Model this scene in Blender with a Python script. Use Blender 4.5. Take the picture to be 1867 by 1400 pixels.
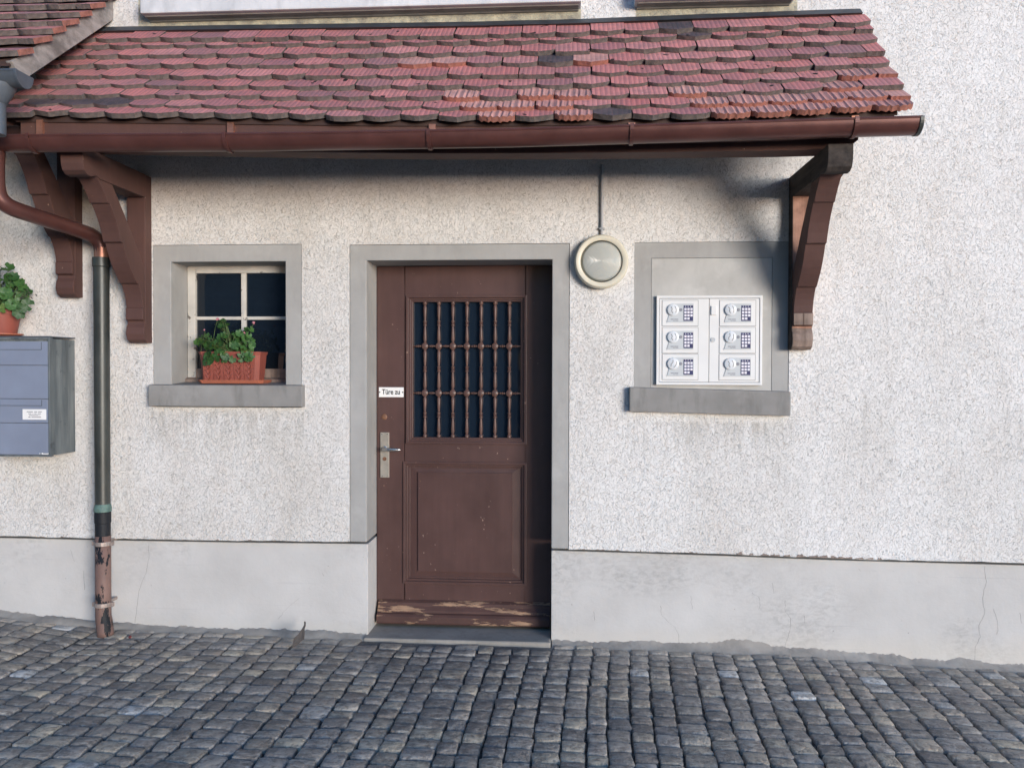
import bpy, bmesh, math, random
from mathutils import Vector, Matrix
for o in list(bpy.data.objects): bpy.data.objects.remove(o)
sc = bpy.context.scene
COL = sc.collection
RND = random.Random(7)
R_ = math.radians

# ------------------------------------------------------------------ camera
PW, PH, FPX, DIST, EYE = 1867.0, 1400.0, 1500.0, 4.57, 1.49
YAW = math.atan((1035 - 933.5) / FPX); PITCH = -math.atan((700 - 675) / FPX); ROLL = R_(0.15)
CM = Matrix.Rotation(YAW, 3, 'Z') @ Matrix.Rotation(math.pi / 2 + PITCH, 3, 'X') @ Matrix.Rotation(ROLL, 3, 'Z')
cd = bpy.data.cameras.new('camera'); cam = bpy.data.objects.new('camera', cd); COL.objects.link(cam)
cam.matrix_world = Matrix.Translation((0, -DIST, EYE)) @ CM.to_4x4()
cd.sensor_fit = 'HORIZONTAL'; cd.sensor_width = 36; cd.lens = 36 * FPX / PW; cd.clip_end = 500; cd.clip_start = 0.05
sc.camera = cam
# ------------------------------------------------------------------ light
SUN_AZ, SUN_EL = R_(37), R_(3)
SKY_STRENGTH, SUN_STRENGTH, EXPOSURE = 0.15, 0.9, 2.1
wd = bpy.data.worlds.new('World'); sc.world = wd; wd.use_nodes = True
wn = wd.node_tree; sky = wn.nodes.new('ShaderNodeTexSky'); sky.sky_type = 'NISHITA'; sky.sun_disc = False
sky.sun_elevation = SUN_EL; sky.sun_rotation = math.pi - SUN_AZ; sky.dust_density = 0.46; sky.air_density = 1.0; sky.ozone_density = 3.9
bg = wn.nodes['Background']; bg.inputs['Strength'].default_value = SKY_STRENGTH
wn.links.new(sky.outputs[0], bg.inputs[0])
sl = bpy.data.lights.new('sun', 'SUN'); so = bpy.data.objects.new('sun', sl); COL.objects.link(so)
sl.energy = SUN_STRENGTH; sl.angle = R_(22); sl.color = (1, 0.975, 0.945)
spos = Vector((math.sin(SUN_AZ) * math.cos(SUN_EL), -math.cos(SUN_AZ) * math.cos(SUN_EL), math.sin(SUN_EL)))
so.rotation_euler = (-spos).to_track_quat('-Z', 'Y').to_euler(); so.location = spos * 30
vs = sc.view_settings; vs.view_transform = 'Standard'; vs.look = 'None'; vs.exposure = EXPOSURE; vs.gamma = 1; vs.use_curve_mapping = False
sc.cycles.max_bounces = 6; sc.cycles.diffuse_bounces = 3; sc.cycles.glossy_bounces = 3; sc.cycles.transmission_bounces = 2

# ------------------------------------------------------------------ pixel helpers (a pixel gives a direction, a plane the distance)
def ray(px, py): return CM @ Vector(((px - 933.5) / FPX, -(py - 700) / FPX, -1))
def W(px, py, Y=0.0):
    d = ray(px, py); t = (Y + DIST) / d.y; return Vector((t * d.x, Y, EYE + t * d.z))
def PX(px, py, X):
    d = ray(px, py); t = X / d.x; return Vector((X, t * d.y - DIST, EYE + t * d.z))
def proj(p):
    q = CM.transposed() @ (Vector(p) - Vector((0, -DIST, EYE))); return 933.5 - FPX * q.x / q.z, 700 + FPX * q.y / q.z
def rect(x0, y0, x1, y1, Y=0.0):
    a, b, c, d = W(x0, y0, Y), W(x1, y0, Y), W(x0, y1, Y), W(x1, y1, Y)
    return (a.x + c.x) / 2, (b.x + d.x) / 2, (c.z + d.z) / 2, (a.z + b.z) / 2     # X0 X1 Z0 Z1
def lerp_tab(tab):
    tab = sorted(tab)
    def f(x):
        if x <= tab[0][0]: return tab[0][1]
        for (a, u), (b, v) in zip(tab, tab[1:]):
            if x <= b: return u + (v - u) * (x - a) / (b - a)
        return tab[-1][1]
    return f
def wtab(pts, Y=0.0): return lerp_tab([(W(*p, Y).x, W(*p, Y).z) for p in pts])
def hsh(x, s=0.0):
    v = math.sin(x * 127.1 + s * 311.7) * 43758.5453; return v - math.floor(v)
def vn(x, s=0.0):
    i = math.floor(x); f = x - i; f = f * f * (3 - 2 * f); return hsh(i, s) * (1 - f) + hsh(i + 1, s) * f

# ------------------------------------------------------------------ materials
class NT:
    def __init__(s, name, rough=0.8, spec=0.3):
        s.m = bpy.data.materials.new(name); s.m.use_nodes = True; s.t = s.m.node_tree; s.t.nodes.clear()
        o = s.t.nodes.new('ShaderNodeOutputMaterial'); s.b = s.t.nodes.new('ShaderNodeBsdfPrincipled')
        s.t.links.new(s.b.outputs[0], o.inputs[0]); s.set('Roughness', rough); s.set('Specular IOR Level', spec)
        s.co = s.n('TexCoord').outputs['Object']
    def n(s, typ, ins=None, **pr):
        nd = s.t.nodes.new('ShaderNode' + typ)
        for k, v in pr.items(): setattr(nd, k, v)
        for k, v in (ins or {}).items(): s.put(nd.inputs[k], v)
        return nd
    def put(s, sock, v):
        if isinstance(v, bpy.types.NodeSocket): s.t.links.new(v, sock)
        elif isinstance(v, tuple) and len(v) == 3 and sock.type == 'RGBA': sock.default_value = (*v, 1)
        else: sock.default_value = v
    def set(s, k, v): s.put(s.b.inputs[k], v)
    def noise(s, scale, detail=3, rough=0.55, vec=None, dist=0.0):
        return s.n('TexNoise', {'Vector': vec or s.co, 'Scale': scale, 'Detail': detail, 'Roughness': rough, 'Distortion': dist}).outputs['Fac']
    def map(s, scale=(1, 1, 1), loc=(0, 0, 0), rot=(0, 0, 0), vec=None):
        return s.n('Mapping', {'Vector': vec or s.co, 'Scale': scale, 'Location': loc, 'Rotation': rot}).outputs[0]
    def ramp(s, fac, pts, interp='LINEAR'):
        nd = s.n('ValToRGB', {'Fac': fac}); cr = nd.color_ramp; cr.interpolation = interp
        while len(cr.elements) < len(pts): cr.elements.new(0.5)
        for e, (p, c) in zip(cr.elements, pts):
            e.position = p; e.color = (c, c, c, 1) if not isinstance(c, tuple) else (*c, 1)
        return nd.outputs[0]
    def mix(s, fac, a, b, mode='MIX'):
        return s.n('MixRGB', {'Fac': fac, 'Color1': a, 'Color2': b}, blend_type=mode).outputs[0]
    def mth(s, op, a, b=0.0, clamp=False):
        return s.n('Math', {0: a, 1: b}, operation=op, use_clamp=clamp).outputs[0]
    def rnd(s):
        a = s.n('ObjectInfo').outputs['Random']; b = s.n('NewGeometry').outputs['Random Per Island']
        return s.mth('FRACT', s.mth('ADD', a, b))
    def rvec(s, k=37.0, co=None):
        r = s.mth('MULTIPLY', s.rnd(), k); c = s.n('CombineXYZ', {0: r, 1: r, 2: r}).outputs[0]
        return s.n('VectorMath', {0: co or s.co, 1: c}, operation='ADD').outputs[0]
    def sep(s, i): return s.n('SeparateXYZ', {0: s.co}).outputs[i]
    def bump(s, h, dist=0.004, st=1.0):
        s.set('Normal', s.n('Bump', {'Height': h, 'Distance': dist, 'Strength': st}).outputs[0])

def simple(name, col, rough=0.6, var=0.25, scale=9, bump=0.0, metal=0.0, spec=0.4):
    t = NT(name, rough, spec); n = t.noise(scale, 5, 0.62)
    t.set('Base Color', t.ramp(n, [(0.3, tuple(c * (1 - var) for c in col)), (0.7, tuple(min(1, c * (1 + var)) for c in col))]))
    t.set('Metallic', metal)
    t.set('Roughness', t.mth('ADD', rough - 0.08, t.mth('MULTIPLY', t.noise(scale * 2, 3), 0.16)))
    if bump: t.bump(t.noise(scale * 6, 4), bump)
    return t.m

def m_stucco():
    t = NT('stucco_render', 0.9, 0.2)
    v = t.map((1, 1, 0.72))
    n1 = t.noise(52, 2, 0.5, v, 0.9); n2 = t.noise(70, 2, 0.5, t.map((1, 1, 0.8), (7, 3, 1)), 0.8)
    def crease(n, w): return t.ramp(t.mth('ABSOLUTE', t.mth('SUBTRACT', n, 0.5)), [(0.0, 1.0), (w, 0.0)])
    gate = t.ramp(t.noise(25, 1, 0.5, t.map(loc=(4, 4, 4))), [(0.40, 0.0), (0.58, 1.0)])
    cr = t.mth('MAXIMUM', t.mth('MULTIPLY', crease(n1, 0.026), gate), t.mth('MULTIPLY', crease(n2, 0.024), t.mth('SUBTRACT', 1.0, gate)))
    fine = t.noise(150, 2, 0.6)
    base = t.ramp(t.noise(1.3, 5, 0.6), [(0.3, (0.71, 0.70, 0.68)), (0.65, (0.79, 0.785, 0.775))])
    st = t.noise(2.2, 4, 0.65, t.map((1.0, 1, 0.35), (3, 0, 0)))
    base = t.mix(t.ramp(st, [(0.46, 0.0), (0.72, 0.45)]), base, (0.53, 0.50, 0.46))
    xd = t.ramp(t.mth('ADD', t.mth('MULTIPLY', t.sep(0), -0.5), t.mth('MULTIPLY', t.noise(1.6, 4, 0.6, t.map(loc=(6, 0, 6))), 0.9)), [(-0.0, 0.0), (0.9, 0.38)])
    base = t.mix(t.mth('MULTIPLY', xd, t.ramp(t.noise(3.4, 4, 0.68, t.map((1, 1, 0.7), (2, 5, 1))), [(0.35, 0.25), (0.7, 1.0)])), base, (0.50, 0.465, 0.41))
    for zs, x0_, x1_ in ((1.255, -2.42, -1.49), (1.215, 0.33, 1.22)):
        dm = t.ramp(t.mth('SUBTRACT', zs, t.sep(2)), [(0.0, 0.0), (0.012, 1.0), (0.30, 0.0)])
        mx_ = t.mth('MULTIPLY', t.mth('GREATER_THAN', t.sep(0), x0_), t.mth('LESS_THAN', t.sep(0), x1_))
        sk = t.ramp(t.noise(11, 5, 0.65, t.map((2.4, 1, 0.35), (zs, 0, 3))), [(0.42, 0.0), (0.7, 0.7)])
        base = t.mix(t.mth('MULTIPLY', t.mth('MULTIPLY', dm, mx_), sk), base, (0.36, 0.34, 0.30))
    # lichen and soot band under the upper sills
    zz = t.sep(2); xx = t.sep(0)
    band = t.ramp(t.mth('SUBTRACT', zz, 2.9), [(0.40, 0.0), (0.52, 1.0)])
    inx = t.mth('LESS_THAN', xx, 1.23); gap = t.mth('GREATER_THAN', t.mth('ABSOLUTE', t.mth('SUBTRACT', xx, 0.215)), 0.15)
    lf = t.mth('GREATER_THAN', xx, -2.45)
    band = t.mth('MULTIPLY', t.mth('MULTIPLY', band, lf), t.mth('MULTIPLY', inx, gap))
    lich = t.ramp(t.noise(9, 5, 0.65), [(0.35, (0.13, 0.12, 0.10)), (0.55, (0.42, 0.39, 0.27)), (0.72, (0.58, 0.54, 0.40))])
    base = t.mix(t.mth('MULTIPLY', band, 0.85), base, lich)
    # rain grime streaks where water runs
    g = t.ramp(t.noise(5, 5, 0.6, t.map((2.2, 1, 0.25), (11, 0, 2))), [(0.58, 0.0), (0.78, 0.4)])
    base = t.mix(g, base, (0.40, 0.38, 0.35))
    base = t.mix(t.mth('MULTIPLY', cr, 0.72), base, (0.30, 0.29, 0.27))
    base = t.mix(t.ramp(fine, [(0.3, 0.22), (0.5, 0.0)]), base, (0.45, 0.43, 0.40))
    t.set('Base Color', base)
    h = t.mth('SUBTRACT', t.mth('ADD', t.mth('MULTIPLY', t.noise(48, 2, 0.5, v), 0.5), t.mth('MULTIPLY', fine, 0.16)), t.mth('MULTIPLY', cr, 0.7))
    t.bump(h, 0.006, 0.75); return t.m

def m_plinth():
    t = NT('plinth_plaster', 0.85, 0.25)
    base = t.ramp(t.noise(2.4, 6, 0.6), [(0.3, (0.475, 0.468, 0.455)), (0.7, (0.565, 0.56, 0.548))])
    sc_ = t.noise(30, 6, 0.75, t.map((0.7, 1, 1.3), rot=(0, 0.6, 0)), 0.6)
    gate = t.ramp(t.noise(2.6, 3, 0.5, t.map(loc=(5, 1, 8))), [(0.48, 0.0), (0.66, 1.0)])
    base = t.mix(t.mth('MULTIPLY', gate, t.ramp(sc_, [(0.44, 0.0), (0.74, 0.7)])), base, (0.28, 0.275, 0.27))
    scr = t.ramp(t.noise(9, 4, 0.7, t.map((0.18, 1, 8), (1, 2, 3))), [(0.66, 0.0), (0.70, 0.35)])
    base = t.mix(scr, base, (0.36, 0.36, 0.37))
    specks = t.ramp(t.noise(60, 2, 0.5, t.map((1, 1, 0.6))), [(0.74, 0.0), (0.77, 0.8)])
    base = t.mix(t.mth('MULTIPLY', specks, 0.7), base, (0.22, 0.21, 0.20))
    warm = t.ramp(t.mth('ADD', t.sep(2), t.mth('MULTIPLY', t.noise(8, 4), 0.10)), [(0.02, 0.4), (0.12, 0.0)])
    base = t.mix(warm, base, (0.56, 0.52, 0.45))
    t.set('Base Color', base)
    t.bump(t.mth('ADD', t.noise(14, 5, 0.6), t.mth('MULTIPLY', t.noise(80, 3), 0.2)), 0.005, 0.6); return t.m

def m_stone(name, lo, hi, streak=0.25):
    t = NT(name, 0.85, 0.25)
    base = t.ramp(t.noise(3.5, 6, 0.6), [(0.3, lo), (0.7, hi)])
    s_ = t.ramp(t.noise(14, 5, 0.65, t.map((1, 1, 0.3))), [(0.5, 0.0), (0.8, streak * 2)])
    base = t.mix(s_, base, tuple(c * 0.6 for c in lo))
    base = t.mix(t.ramp(t.noise(4.5, 4, 0.6, t.map(loc=(9, 2, 5))), [(0.58, 0.0), (0.75, 0.4)]), base, tuple(min(1, c * 1.3) for c in hi))
    t.set('Base Color', base); t.bump(t.mth('ADD', t.noise(10, 4), t.mth('MULTIPLY', t.noise(120, 4), 0.35)), 0.0025, 0.6); return t.m

def m_paintwood(name, col, chips=0.0, rough=0.5, grain=(1, 1, 0.1)):
    t = NT(name, rough, 0.35)
    g = t.noise(30, 5, 0.6, t.map(grain))
    base = t.ramp(t.noise(3, 5, 0.6), [(0.3, tuple(c * 0.82 for c in col)), (0.7, tuple(c * 1.15 for c in col))])
    base = t.mix(t.ramp(g, [(0.4, 0.0), (0.75, 0.3)]), base, tuple(c * 0.6 for c in col))
    h = t.mth('MULTIPLY', g, 0.5)
    if chips:
        c = t.ramp(t.noise(38, 3, 0.6, t.map((1, 1, 0.8), (3, 3, 3))), [(0.74 - 0.06 * chips, 0.0), (0.765 - 0.06 * chips, 1.0)])
        c = t.mth('MULTIPLY', c, t.ramp(t.noise(4, 2, 0.5, t.map(loc=(8, 1, 2))), [(0.42, 0.0), (0.6, 1.0)]))
        base = t.mix(c, base, (0.36, 0.25, 0.19)); h = t.mth('SUBTRACT', h, t.mth('MULTIPLY', c, 0.6))
    t.set('Base Color', base); t.bump(h, 0.0015, 0.6)
    t.set('Roughness', t.mth('ADD', rough - 0.1, t.mth('MULTIPLY', t.noise(12, 4), 0.2))); return t.m

def m_peel(name, col, under, amt, stretch):
    t = NT(name, 0.6, 0.3)
    n = t.noise(9, 6, 0.68, t.map(stretch)); c = t.ramp(n, [(amt, 0.0), (amt + 0.02, 1.0)])
    base = t.ramp(t.noise(6, 4), [(0.3, tuple(x * 0.8 for x in col)), (0.7, tuple(x * 1.15 for x in col))])
    und = t.ramp(t.noise(40, 5, 0.6, t.map(stretch)), [(0.3, tuple(x * 0.6 for x in under)), (0.7, tuple(x * 1.2 for x in under))])
    t.set('Base Color', t.mix(c, base, und)); t.bump(t.mth('SUBTRACT', t.noise(50, 3), c), 0.002, 0.6); return t.m

def m_bare(name, lo, hi, stretch=(1, 1, 0.06)):
    t = NT(name, 0.8, 0.2); g = t.noise(24, 6, 0.65, t.map(stretch))
    base = t.ramp(g, [(0.3, lo), (0.65, hi)])
    base = t.mix(t.ramp(t.noise(7, 5, 0.7), [(0.5, 0.0), (0.7, 0.6)]), base, tuple(c * 0.45 for c in lo))
    t.set('Base Color', base); t.bump(g, 0.002, 0.8); return t.m

def m_tile(name, stops, rib=1.0, moss=True):
    t = NT(name, 0.75, 0.25); r = t.rnd(); v = t.rvec()
    base = t.ramp(r, stops)
    base = t.mix(t.ramp(t.noise(11, 5, 0.65, v), [(0.42, 0.0), (0.72, 0.6)]), base, (0.20, 0.135, 0.14))
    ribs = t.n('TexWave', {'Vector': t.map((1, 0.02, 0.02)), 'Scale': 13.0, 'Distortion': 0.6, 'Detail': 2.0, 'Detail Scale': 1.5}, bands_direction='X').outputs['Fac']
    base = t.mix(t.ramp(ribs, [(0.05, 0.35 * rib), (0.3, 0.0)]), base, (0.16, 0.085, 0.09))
    base = t.mix(t.ramp(t.noise(90, 3, 0.6, v), [(0.62, 0.0), (0.75, 0.4)]), base, (0.42, 0.30, 0.28))
    if moss:
        sp = t.ramp(t.noise(15, 2, 0.5, t.n('VectorMath', {0: v, 1: (5.0, 9.0, 2.0)}, operation='ADD').outputs[0]), [(0.70, 0.0), (0.72, 1.0)])
        base = t.mix(sp, base, (0.018, 0.016, 0.015))
        wh = t.ramp(t.noise(55, 2, 0.5, t.n('VectorMath', {0: v, 1: (1.0, 3.0, 7.0)}, operation='ADD').outputs[0]), [(0.775, 0.0), (0.785, 1.0)])
        base = t.mix(t.mth('MULTIPLY', wh, 0.7), base, (0.55, 0.52, 0.5))
    t.set('Base Color', base)
    t.bump(t.mth('ADD', t.mth('MULTIPLY', ribs, 0.6 * rib), t.mth('MULTIPLY', t.noise(60, 4, 0.6, v), 0.4)), 0.003, 0.7); return t.m

def m_sett():
    t = NT('sett_stone', 0.62, 0.45); r = t.rnd(); v = t.rvec(61.0, t.n('NewGeometry').outputs['Position'])
    base = t.ramp(r, [(0.0, (0.241, 0.206, 0.177)), (0.12, (0.454, 0.392, 0.329)), (0.24, (0.192, 0.170, 0.152)), (0.36, (0.355, 0.313, 0.268)), (0.48, (0.220, 0.196, 0.173)), (0.58, (0.511, 0.426, 0.323)),
                      (0.68, (0.270, 0.239, 0.215)), (0.78, (0.412, 0.366, 0.320)), (0.86, (0.206, 0.186, 0.171)), (0.93, (0.596, 0.499, 0.366)), (0.97, (0.398, 0.359, 0.317)), (1.0, (0.680, 0.660, 0.620))])
    base = t.mix(t.ramp(t.noise(24, 5, 0.72, v), [(0.40, 0.65), (0.54, 0.0)]), base, (0.114, 0.100, 0.089))
    base = t.mix(t.ramp(t.noise(34, 4, 0.75, t.n('Mapping', {'Vector': v, 'Scale': (0.5, 1.6, 1)}).outputs[0]), [(0.53, 0.0), (0.74, 0.7)]), base, (0.680, 0.632, 0.549))
    w = t.n('NewGeometry').outputs['Position']; wy = t.n('SeparateXYZ', {0: w}).outputs[1]
    dust = t.ramp(t.mth('ADD', wy, t.mth('MULTIPLY', t.noise(3.0, 4, 0.6, w), 0.5)), [(-0.15, 0.0), (0.40, 0.8)])
    dust = t.mth('MULTIPLY', dust, t.ramp(t.noise(26, 5, 0.65, w), [(0.3, 0.35), (0.65, 1.0)]))
    base = t.mix(dust, base, (0.46, 0.42, 0.37))
    t.set('Base Color', base)
    t.set('Roughness', t.ramp(t.noise(20, 3, 0.5, v), [(0.3, 0.5), (0.7, 0.78)]))
    t.bump(t.mth('ADD', t.noise(24, 4, 0.6, v), t.mth('MULTIPLY', t.noise(110, 4, 0.6, v), 0.3)), 0.016, 1.0); return t.m

def m_bed():
    t = NT('joint_sand', 0.95, 0.1)
    w = t.co; wy = t.sep(1)
    near = t.ramp(t.mth('ADD', wy, t.mth('MULTIPLY', t.noise(3, 4), 0.5)), [(0.0, 0.0), (0.4, 1.0)])
    base = t.mix(near, t.ramp(t.noise(60, 5, 0.7), [(0.38, (0.05, 0.047, 0.044)), (0.6, (0.15, 0.14, 0.13)), (0.75, (0.36, 0.34, 0.31))]), t.ramp(t.noise(70, 5, 0.7), [(0.3, (0.2, 0.185, 0.17)), (0.7, (0.38, 0.36, 0.33))]))
    t.set('Base Color', base); t.bump(t.noise(90, 5, 0.7), 0.006, 0.9); return t.m

def m_glass(name, col, rough=0.03, wav=0.0):
    t = NT(name, rough, 0.5); t.set('Base Color', col)
    if wav: t.bump(t.noise(9, 2, 0.5), wav, 1.0)
    return t.m

def m_leaf(name, a, b):
    t = NT(name, 0.5, 0.4); r = t.rnd()
    base = t.ramp(r, [(0, a), (0.6, b), (0.9, tuple(min(1, c * 1.25) for c in b)), (1.0, (b[0] * 1.9, b[1] * 1.2, b[2] * 0.7))])
    rad = t.n('VectorMath', {0: t.co}, operation='LENGTH').outputs['Value']
    base = t.mix(t.ramp(t.noise(60, 4), [(0.4, 0.0), (0.7, 0.4)]), base, tuple(c * 0.6 for c in a))
    t.set('Base Color', base); t.set('Subsurface Weight', 0.08); t.set('Subsurface Radius', (0.002, 0.004, 0.001))
    t.bump(t.noise(90, 3), 0.002, 0.5); return t.m

MT = {}
MT['stucco'] = m_stucco(); MT['plinth'] = m_plinth()
MT['surround'] = m_stone('grey_surround', (0.33, 0.327, 0.315), (0.40, 0.397, 0.385), 0.14)
MT['sill'] = m_stone('grey_sill_stone', (0.22, 0.215, 0.205), (0.31, 0.305, 0.295), 0.35)
MT['patch'] = m_stone('patched_plaster', (0.40, 0.395, 0.375), (0.52, 0.515, 0.49), 0.10)
MT['pale_sill'] = m_stone('pale_sill_paint', (0.50, 0.52, 0.54), (0.66, 0.67, 0.68), 0.3)
MT['threshold'] = m_stone('threshold_stone', (0.27, 0.25, 0.22), (0.40, 0.37, 0.33), 0.3)
MT['mortar'] = m_stone('rough_mortar', (0.24, 0.225, 0.205), (0.40, 0.375, 0.34), 0.3)
BROWN = (0.085, 0.047, 0.041)
MT['door'] = m_paintwood('door_brown_paint', (0.088, 0.048, 0.043), 0.8, 0.42)
MT['spindle'] = m_paintwood('spindle_brown_paint', (0.125, 0.070, 0.058), 0.0, 0.38)
MT['timber'] = m_paintwood('timber_brown_paint', (0.098, 0.050, 0.043), 0.35, 0.7)
MT['weatherbar'] = m_peel('weatherbar_peeling', (0.085, 0.046, 0.040), (0.36, 0.23, 0.15), 0.555, (0.35, 2.0, 2.4))
MT['rawwood'] = m_bare('bare_weathered_wood', (0.15, 0.11, 0.09), (0.33, 0.25, 0.21))
MT['redwood'] = m_bare('bare_reddish_wood', (0.25, 0.13, 0.09), (0.48, 0.28, 0.21))
MT['black_wood'] = m_bare('black_weathered_wood', (0.025, 0.023, 0.023), (0.075, 0.062, 0.056), (1, 0.1, 1))
MT['barge'] = m_bare('grey_verge_wood', (0.16, 0.145, 0.135), (0.42, 0.39, 0.37), (1, 0.12, 0.5))
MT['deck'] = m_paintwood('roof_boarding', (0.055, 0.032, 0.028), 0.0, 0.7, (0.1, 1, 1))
MT['gutter'] = simple('brown_copper_gutter', (0.115, 0.047, 0.041), 0.36, 0.22, 5, 0.0, 0.35, 0.5)
MT['copper'] = simple('bright_copper', (0.42, 0.20, 0.14), 0.42, 0.25, 14, 0.0, 0.7, 0.5)
MT['pipe_dark'] = simple('bronze_green_pipe', (0.055, 0.060, 0.056), 0.42, 0.3, 5, 0.0, 0.3, 0.5)
MT['verdigris'] = simple('verdigris_collar', (0.10, 0.17, 0.15), 0.6, 0.35, 25)
MT['pipe_black'] = m_peel('black_pipe_paint', (0.012, 0.014, 0.018), (0.22, 0.16, 0.13), 0.66, (1, 1, 1))
MT['pipe_brown'] = m_peel('peeling_pink_brown_pipe', (0.20, 0.125, 0.105), (0.012, 0.014, 0.018), 0.535, (1.6, 1.6, 0.6))
MT['clip'] = simple('pipe_clip_metal', (0.36, 0.30, 0.27), 0.5, 0.3, 30, 0.0, 0.4)
MT['zinc'] = simple('blue_grey_zinc', (0.115, 0.135, 0.16), 0.5, 0.2, 8, 0.0, 0.4)
MT['lead'] = simple('dark_lead_flashing', (0.05, 0.055, 0.06), 0.55, 0.3, 12)
ED = (0.125, 0.105, 0.098)
MT['tile'] = m_tile('clay_tile_red', [(0, (0.50, 0.175, 0.165)), (0.18, (0.64, 0.25, 0.23)), (0.34, (0.52, 0.18, 0.17)), (0.5, (0.66, 0.28, 0.26)), (0.64, (0.43, 0.18, 0.185)), (0.8, (0.60, 0.22, 0.20)), (0.92, (0.36, 0.18, 0.185)), (1, (0.48, 0.20, 0.185))])
MT['tile_orange'] = m_tile('clay_tile_orange', [(0, (0.56, 0.28, 0.24)), (0.5, (0.62, 0.33, 0.285)), (1, (0.52, 0.255, 0.225))], 0.7, False)
MT['tile_dark'] = m_tile('clay_tile_slate', [(0, (0.060, 0.052, 0.058)), (1, (0.085, 0.072, 0.078))], 0.6)
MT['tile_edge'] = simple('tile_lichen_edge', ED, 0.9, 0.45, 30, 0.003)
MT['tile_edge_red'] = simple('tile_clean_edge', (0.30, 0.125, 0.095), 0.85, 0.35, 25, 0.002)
MT['chip'] = simple('chipped_render', (0.26, 0.21, 0.185), 0.95, 0.4, 60)
MT['board'] = m_bare('grey_blue_boards', (0.22, 0.245, 0.29), (0.36, 0.39, 0.45), (0.05, 1, 1))
MT['crack'] = simple('crack_dirt', (0.22, 0.215, 0.21), 0.9, 0.2)
MT['sett'] = m_sett(); MT['bed'] = m_bed()
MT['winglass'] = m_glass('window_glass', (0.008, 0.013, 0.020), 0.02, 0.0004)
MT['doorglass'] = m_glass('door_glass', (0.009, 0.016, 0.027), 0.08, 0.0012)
MT['oldwhite'] = m_peel('cracked_white_paint', (0.56, 0.54, 0.49), (0.16, 0.14, 0.12), 0.60, (1.5, 1.5, 1.5))
MT['steel'] = simple('brushed_handle_plate', (0.42, 0.39, 0.34), 0.45, 0.15, 20, 0.0, 0.6)
MT['lever'] = simple('polished_lever', (0.50, 0.49, 0.47), 0.25, 0.1, 10, 0.0, 0.9)
MT['brass'] = simple('tarnished_cap', (0.17, 0.085, 0.05), 0.6, 0.4, 60)
MT['enamel'] = simple('white_enamel', (0.80, 0.80, 0.79), 0.3, 0.04)
MT['ink'] = simple('black_ink', (0.015, 0.015, 0.017), 0.5, 0.1)
MT['greyink'] = simple('grey_print', (0.24, 0.25, 0.28), 0.6, 0.1)
MT['white'] = simple('white_powder_coat', (0.70, 0.705, 0.70), 0.42, 0.04, 5)
MT['seam'] = simple('dark_seam', (0.18, 0.185, 0.19), 0.7, 0.1)
MT['bezel'] = simple('silver_grey_plastic', (0.50, 0.53, 0.55), 0.4, 0.06)
MT['knob'] = simple('pale_knob', (0.66, 0.69, 0.72), 0.35, 0.05)
MT['navy'] = simple('navy_keypad', (0.025, 0.03, 0.11), 0.45, 0.15)
MT['key'] = simple('white_keys', (0.72, 0.71, 0.78), 0.45, 0.06)
MT['box_front'] = simple('pale_blue_grey_metal', (0.27, 0.31, 0.405), 0.42, 0.08, 4, 0.0, 0.25)
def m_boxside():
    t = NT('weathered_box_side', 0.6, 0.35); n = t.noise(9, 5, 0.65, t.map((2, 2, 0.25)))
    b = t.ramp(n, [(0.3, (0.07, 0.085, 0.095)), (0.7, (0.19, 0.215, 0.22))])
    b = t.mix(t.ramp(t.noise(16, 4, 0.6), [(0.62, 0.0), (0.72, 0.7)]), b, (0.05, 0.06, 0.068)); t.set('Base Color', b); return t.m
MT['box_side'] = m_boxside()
MT['terracotta'] = simple('terracotta_plastic', (0.27, 0.075, 0.055), 0.55, 0.12, 8)
MT['saucer'] = simple('orange_terracotta', (0.42, 0.14, 0.085), 0.5, 0.12, 8)
MT['soil'] = simple('potting_soil', (0.03, 0.022, 0.016), 0.95, 0.4, 60, 0.01)
MT['leaf'] = m_leaf('geranium_leaf', (0.024, 0.075, 0.020), (0.050, 0.125, 0.032))
MT['stem'] = simple('green_stem', (0.09, 0.14, 0.05), 0.6, 0.2)
MT['dry'] = simple('dried_bud', (0.06, 0.05, 0.045), 0.8, 0.3)
MT['petal'] = simple('pink_petal', (0.55, 0.22, 0.26), 0.6, 0.2)
MT['lampring'] = simple('cream_lamp_ring', (0.66, 0.62, 0.50), 0.35, 0.05)
def m_lampglass():
    t = NT('ribbed_lamp_glass', 0.22, 0.5); r = t.n('VectorMath', {0: t.map((1, 0, 1))}, operation='LENGTH').outputs['Value']
    w = t.mth('SINE', t.mth('MULTIPLY', r, 900.0))
    t.set('Base Color', (0.47, 0.48, 0.44)); t.bump(w, 0.0016, 0.5); return t.m
MT['lampglass'] = m_lampglass()
MT['conduit'] = simple('grey_conduit', (0.34, 0.35, 0.37), 0.45, 0.1)
MT['dryleaf'] = simple('grey_brown_dry_leaf', (0.075, 0.067, 0.064), 0.8, 0.25, 40)
MT['berry'] = simple('dark_red_berry', (0.13, 0.02, 0.022), 0.4, 0.3)

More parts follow.
